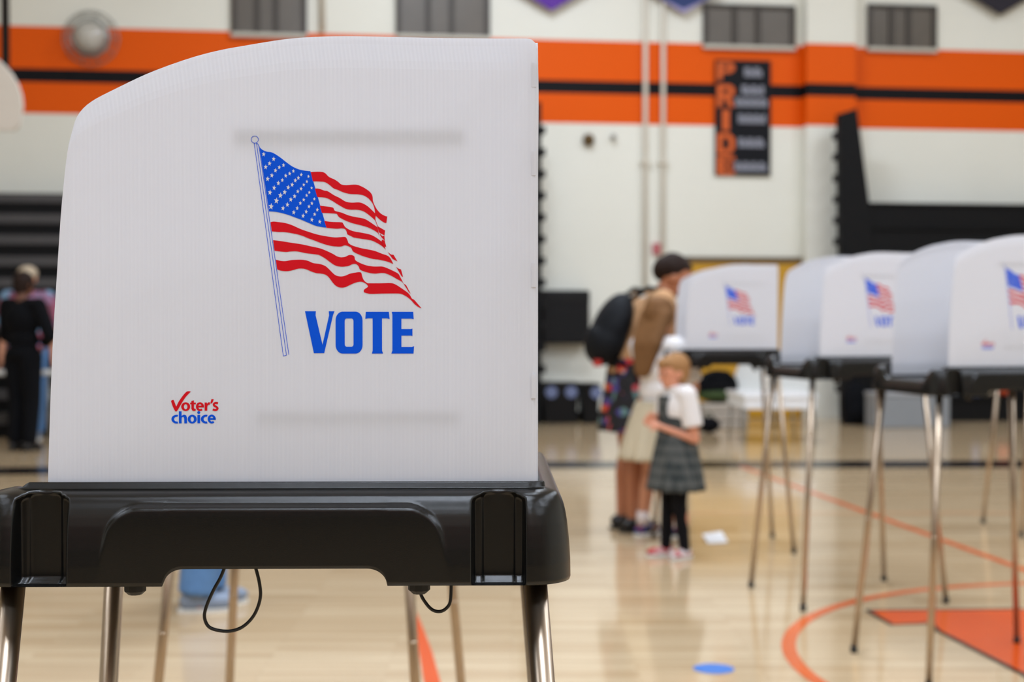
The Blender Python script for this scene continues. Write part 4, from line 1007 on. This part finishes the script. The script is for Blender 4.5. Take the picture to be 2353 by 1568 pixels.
W.skirt(M['floral'], 1.03, .60, .165, .24, V(-.02, 0, 0), V(-.02, 0, 0), 9, .06, asp=.85)
W.shoes(M['shoe_dark'])
mb = MB(); f, l, u = W.axes(); c = W.J['head']
mb.ball(c + u * .045 - f * .035, (.10, .094, .085), (f, l, u)); mb.ball(c - f * .085 + u * .02, (.065, .085, .08), (f, l, u)); mb.ball(c + u * .09 - f * .03, (.085, .075, .05), (f, l, u)); mb.ball(c + f * .02 + u * .085, (.06, .07, .03), (f, l, u))
remesh(mb, 'hair', M['hair_dark'], W.root, .009, 3)
mb = MB().tube([(.10 + .075 * math.cos(i * PI / 8), .085 * math.sin(i * PI / 8), 1.405 + .02 * math.cos(i * PI / 8)) for i in range(16)], .018, 8, closed=True)
mb.build('collar', M['grey_shirt'], W.root, smooth=True)
# backpack on her back
bp_ = empty('backpack', W.root.matrix_world @ V(0, 0, 0)); bp_.location = W.root.location; bp_.rotation_euler = W.root.rotation_euler
tag(bp_, 'large blue-black backpack worn by the woman', 'backpack')
mb = MB(); dn = V(-.50, 0, -.86).normalized()
mb.ball((-.165, 0, 1.215), (.105, .165, .225), (V(.9, 0, -.42), V(0, 1, 0), V(.42, 0, .9))); mb.ball((-.20, 0, 1.13), (.12, .16, .15), (V(.9, 0, -.42), V(0, 1, 0), V(.42, 0, .9)))
remesh(mb, 'pack_body', M['navy_pack'], bp_, .012, 3)
MB().ball((-.26, 0, 1.13), (.06, .12, .1)).build('front_pocket', M['navy_pack'], bp_, smooth=True)
for q in (1, -1): MB().tube([(-.07, q * .08, 1.38), (.03, q * .11, 1.445), (.12, q * .13, 1.43), (.19, q * .15, 1.33), (.15, q * .17, 1.18), (.02, q * .165, 1.02), (-.10, q * .13, .98), (-.18, q * .1, 1.03)], .016, 8).build('strap', M['black_cloth'], bp_, smooth=True)
MB().box((-.30, -.1, .985), (-.26, -.05, 1.025)).build('pull_tag', M['red'], bp_, bevel=.006)

# --- girl with long hair, seen from behind-right
pg = FL(1510, 1233)
G = Fig('standing_girl', (pg.x, pg.y), 42, 1.37, 'girl with long light brown hair, white shirt and khaki skirt', hs=1.12, girth=.98,
        wrl=(.24, .10, .92), ell=(.10, .19, .86), wrr=(.24, -.08, .92), elr=(.10, -.19, .86), face=(.9, .05, -.25), head=(.02, 0, 1.275), anl=(-.03, .085, .06), anr=(0.0, -.085, .06))
G.body(M['skin']); G.shirt(M['white_shirt'], .42, .018, low=.035)
G.skirt(M['khaki'], .79, .45, .125, .23, V(-.01, 0, 0), V(-.02, 0, 0), 12, .07)
G.shoes(M['shoe_blue'], M['sock'])
mb = MB(); f, l, u = G.axes(); c = G.J['head']
mb.ball(c + u * .02 - f * .012, (.098, .092, .1), (f, l, u), 20, 14)
for q, a_ in ((-.07, .4), (-.035, .9), (0, 1), (.035, .9), (.07, .4)):
    mb.cap(c + l * q * .9 - f * .04, .045, V(-.09, q * .9, 1.12), .040); mb.cap(V(-.09, q * .9, 1.12), .040, V(-.115, q * .55 + .01, .975 - .03 * a_), .022)
mb.ball(c - f * .02 + u * .05, (.09, .088, .07), (f, l, u))
remesh(mb, 'hair', M['hair_brown'], G.root, .01, 3)

# --- small blond child facing left
pk = FL(1553, 1280)
K = Fig('standing_child', (pk.x, pk.y), 205, 1.08, 'small blond child in white shirt and grey plaid pinafore', hs=1.3, girth=1.02,
        wrl=(.12, .035, .70), ell=(-.03, .14, .635), wrr=(.11, -.03, .72), elr=(-.01, -.145, .65), face=(.93, .02, -.22), head=(.02, 0, .985),
        anl=(-.02, .055, .05), anr=(.03, -.055, .05))
K.body(M['skin_face'], .0055); K.shirt(M['white_shirt'], .36, .012, voxel=.008)
K.skirt(M['plaid'], .66, .36, .105, .165, pleats=12, amp=.07, asp=.9)
mb = MB(); mb.ball((0, 0, .72), (.086, .108, .1)); mb.ball((0, 0, .65), (.098, .118, .07)); mb.ball((0, 0, .72), (.09, .09, .09)); mb.box((-.094, -.04, .70), (.094, .04, .86))
remesh(mb, 'pinafore_bib', M['plaid'], K.root, .008)
mb = MB()
for k in 'lr':
    mb.cap(K.J['hip' + k], .06, K.J['kn' + k], .042); mb.cap(K.J['kn' + k], .042, K.J['an' + k], .03)
remesh(mb, 'tights', M['tights'], K.root, .007); K.shoes(M['shoe_red'], None, (0.25, -.1))
MB().tube([(.005 + .045 * math.cos(i * PI / 8), .05 * math.sin(i * PI / 8), .895 + .004 * math.cos(i * PI / 8)) for i in range(16)], .014, 8, closed=True).build('collar', M['white_shirt'], K.root, smooth=True)
mb = MB(); f, l, u = K.axes(); c = K.J['head']
mb.ball(c + u * .022 - f * .022, (.083, .076, .078), (f, l, u), 20, 14); mb.ball(c - f * .04 - u * .005, (.052, .068, .075), (f, l, u))
for q in (1, -1): mb.ball(c + l * q * .05 - f * .02 - u * .02, (.03, .02, .06), (f, l, u))
mb.ball(c + f * .03 + u * .052, (.05, .058, .036), (f, l, u))
remesh(mb, 'hair', M['hair_blond'], K.root, .008, 3)

# --- person in black at left, back to us, hand on hip
pb = FL(54, 1036)
B_ = Fig('standing_person', (pb.x, pb.y), 70, 1.72, 'person in black clothes standing with back turned at left edge', girth=1.06,
         elr=(.02, -.30, 1.10), wrr=(.1, -.17, 1.02), ell=(.03, .22, 1.10), wrl=(.17, .16, 1.0), face=(.95, -.25, -.15))
B_.body(M['skin_deep'], .008); B_.shirt(M['black_cloth'], .95, .02, low=.03); B_.trousers(M['black_cloth'], .018); B_.shoes(M['shoe_dark'])
mb = MB(); f, l, u = B_.axes(); c = B_.J['head']; mb.ball(c + u * .02 - f * .015, (.108, .092, .112), (f, l, u)); mb.ball(c - f * .04 - u * .05, (.07, .075, .06), (f, l, u)); remesh(mb, 'hair', M['hair_dark'], B_.root, .01, 3)

# --- person with beige cap behind the table
p2 = P(66, 1010, 14.9)
S_ = Fig('standing_person', (p2.x, p2.y), -80, 1.82, 'person in beige cap and pink-blue shirt behind the one in black', girth=1.15)
S_.body(M['skin'], .008); S_.shirt(M['tiedye'], .45, .03, low=.05); S_.trousers(M['denim'], .015); S_.shoes(M['shoe_grey'])
mb = MB(); f, l, u = S_.axes(); c = S_.J['head']; mb.ball(c + u * .05 - f * .01, (.12, .105, .085), (f, l, u)); mb.ball(c + u * .035 + f * .1, (.09, .075, .015), (f, l, u)); remesh(mb, 'cap', M['cap'], S_.root, .01, 3)

# --- person in jeans behind the foreground booth
pj = FL(452, 1398)
Jn = Fig('standing_person', (pj.x + .02, pj.y), 12, 1.72, 'person in light blue jeans, legs showing below the foreground booth tray', girth=1.0,
         knl=(.03, .07, .48), anl=(-.02, .06, .075), knr=(.10, -.05, .49), anr=(-.02, -.06, .075), anl_=(0, 0, 0))
Jn.J['anl'] = V(.03, .09, .075); Jn.J['knl'] = V(.04, .09, .48); Jn.J['knr'] = V(.03, -.05, .49)
Jn.body(M['skin'], .008); Jn.shirt(M['white_shirt'], .45, .015); Jn.trousers(M['denim'], .028); Jn.shoes(M['shoe_grey'])
mb = MB(); f, l, u = Jn.axes(); c = Jn.J['head']; mb.ball(c + u * .02 - f * .015, (.108, .092, .112), (f, l, u)); remesh(mb, 'hair', M['hair_dark'], Jn.root, .01, 3)

# --- white folding table at left
pt = P(20, 900, 14.25); o = empty('folding_table', (pt.x - .55, pt.y, 0), WA); tag(o, 'white folding table between the two people at the left edge', 'table')
MB().box((-1.1, -.2, .70), (1.1, .2, .74)).build('table_top', M['white_plastic'], o, bevel=.008)
for x in (-.95, .95):
    for y in (-.15, .15): MB().tube([(x, y, .7), (x, y, 0)], .013, 8).build('leg', M['grey_metal'], o, smooth=True)
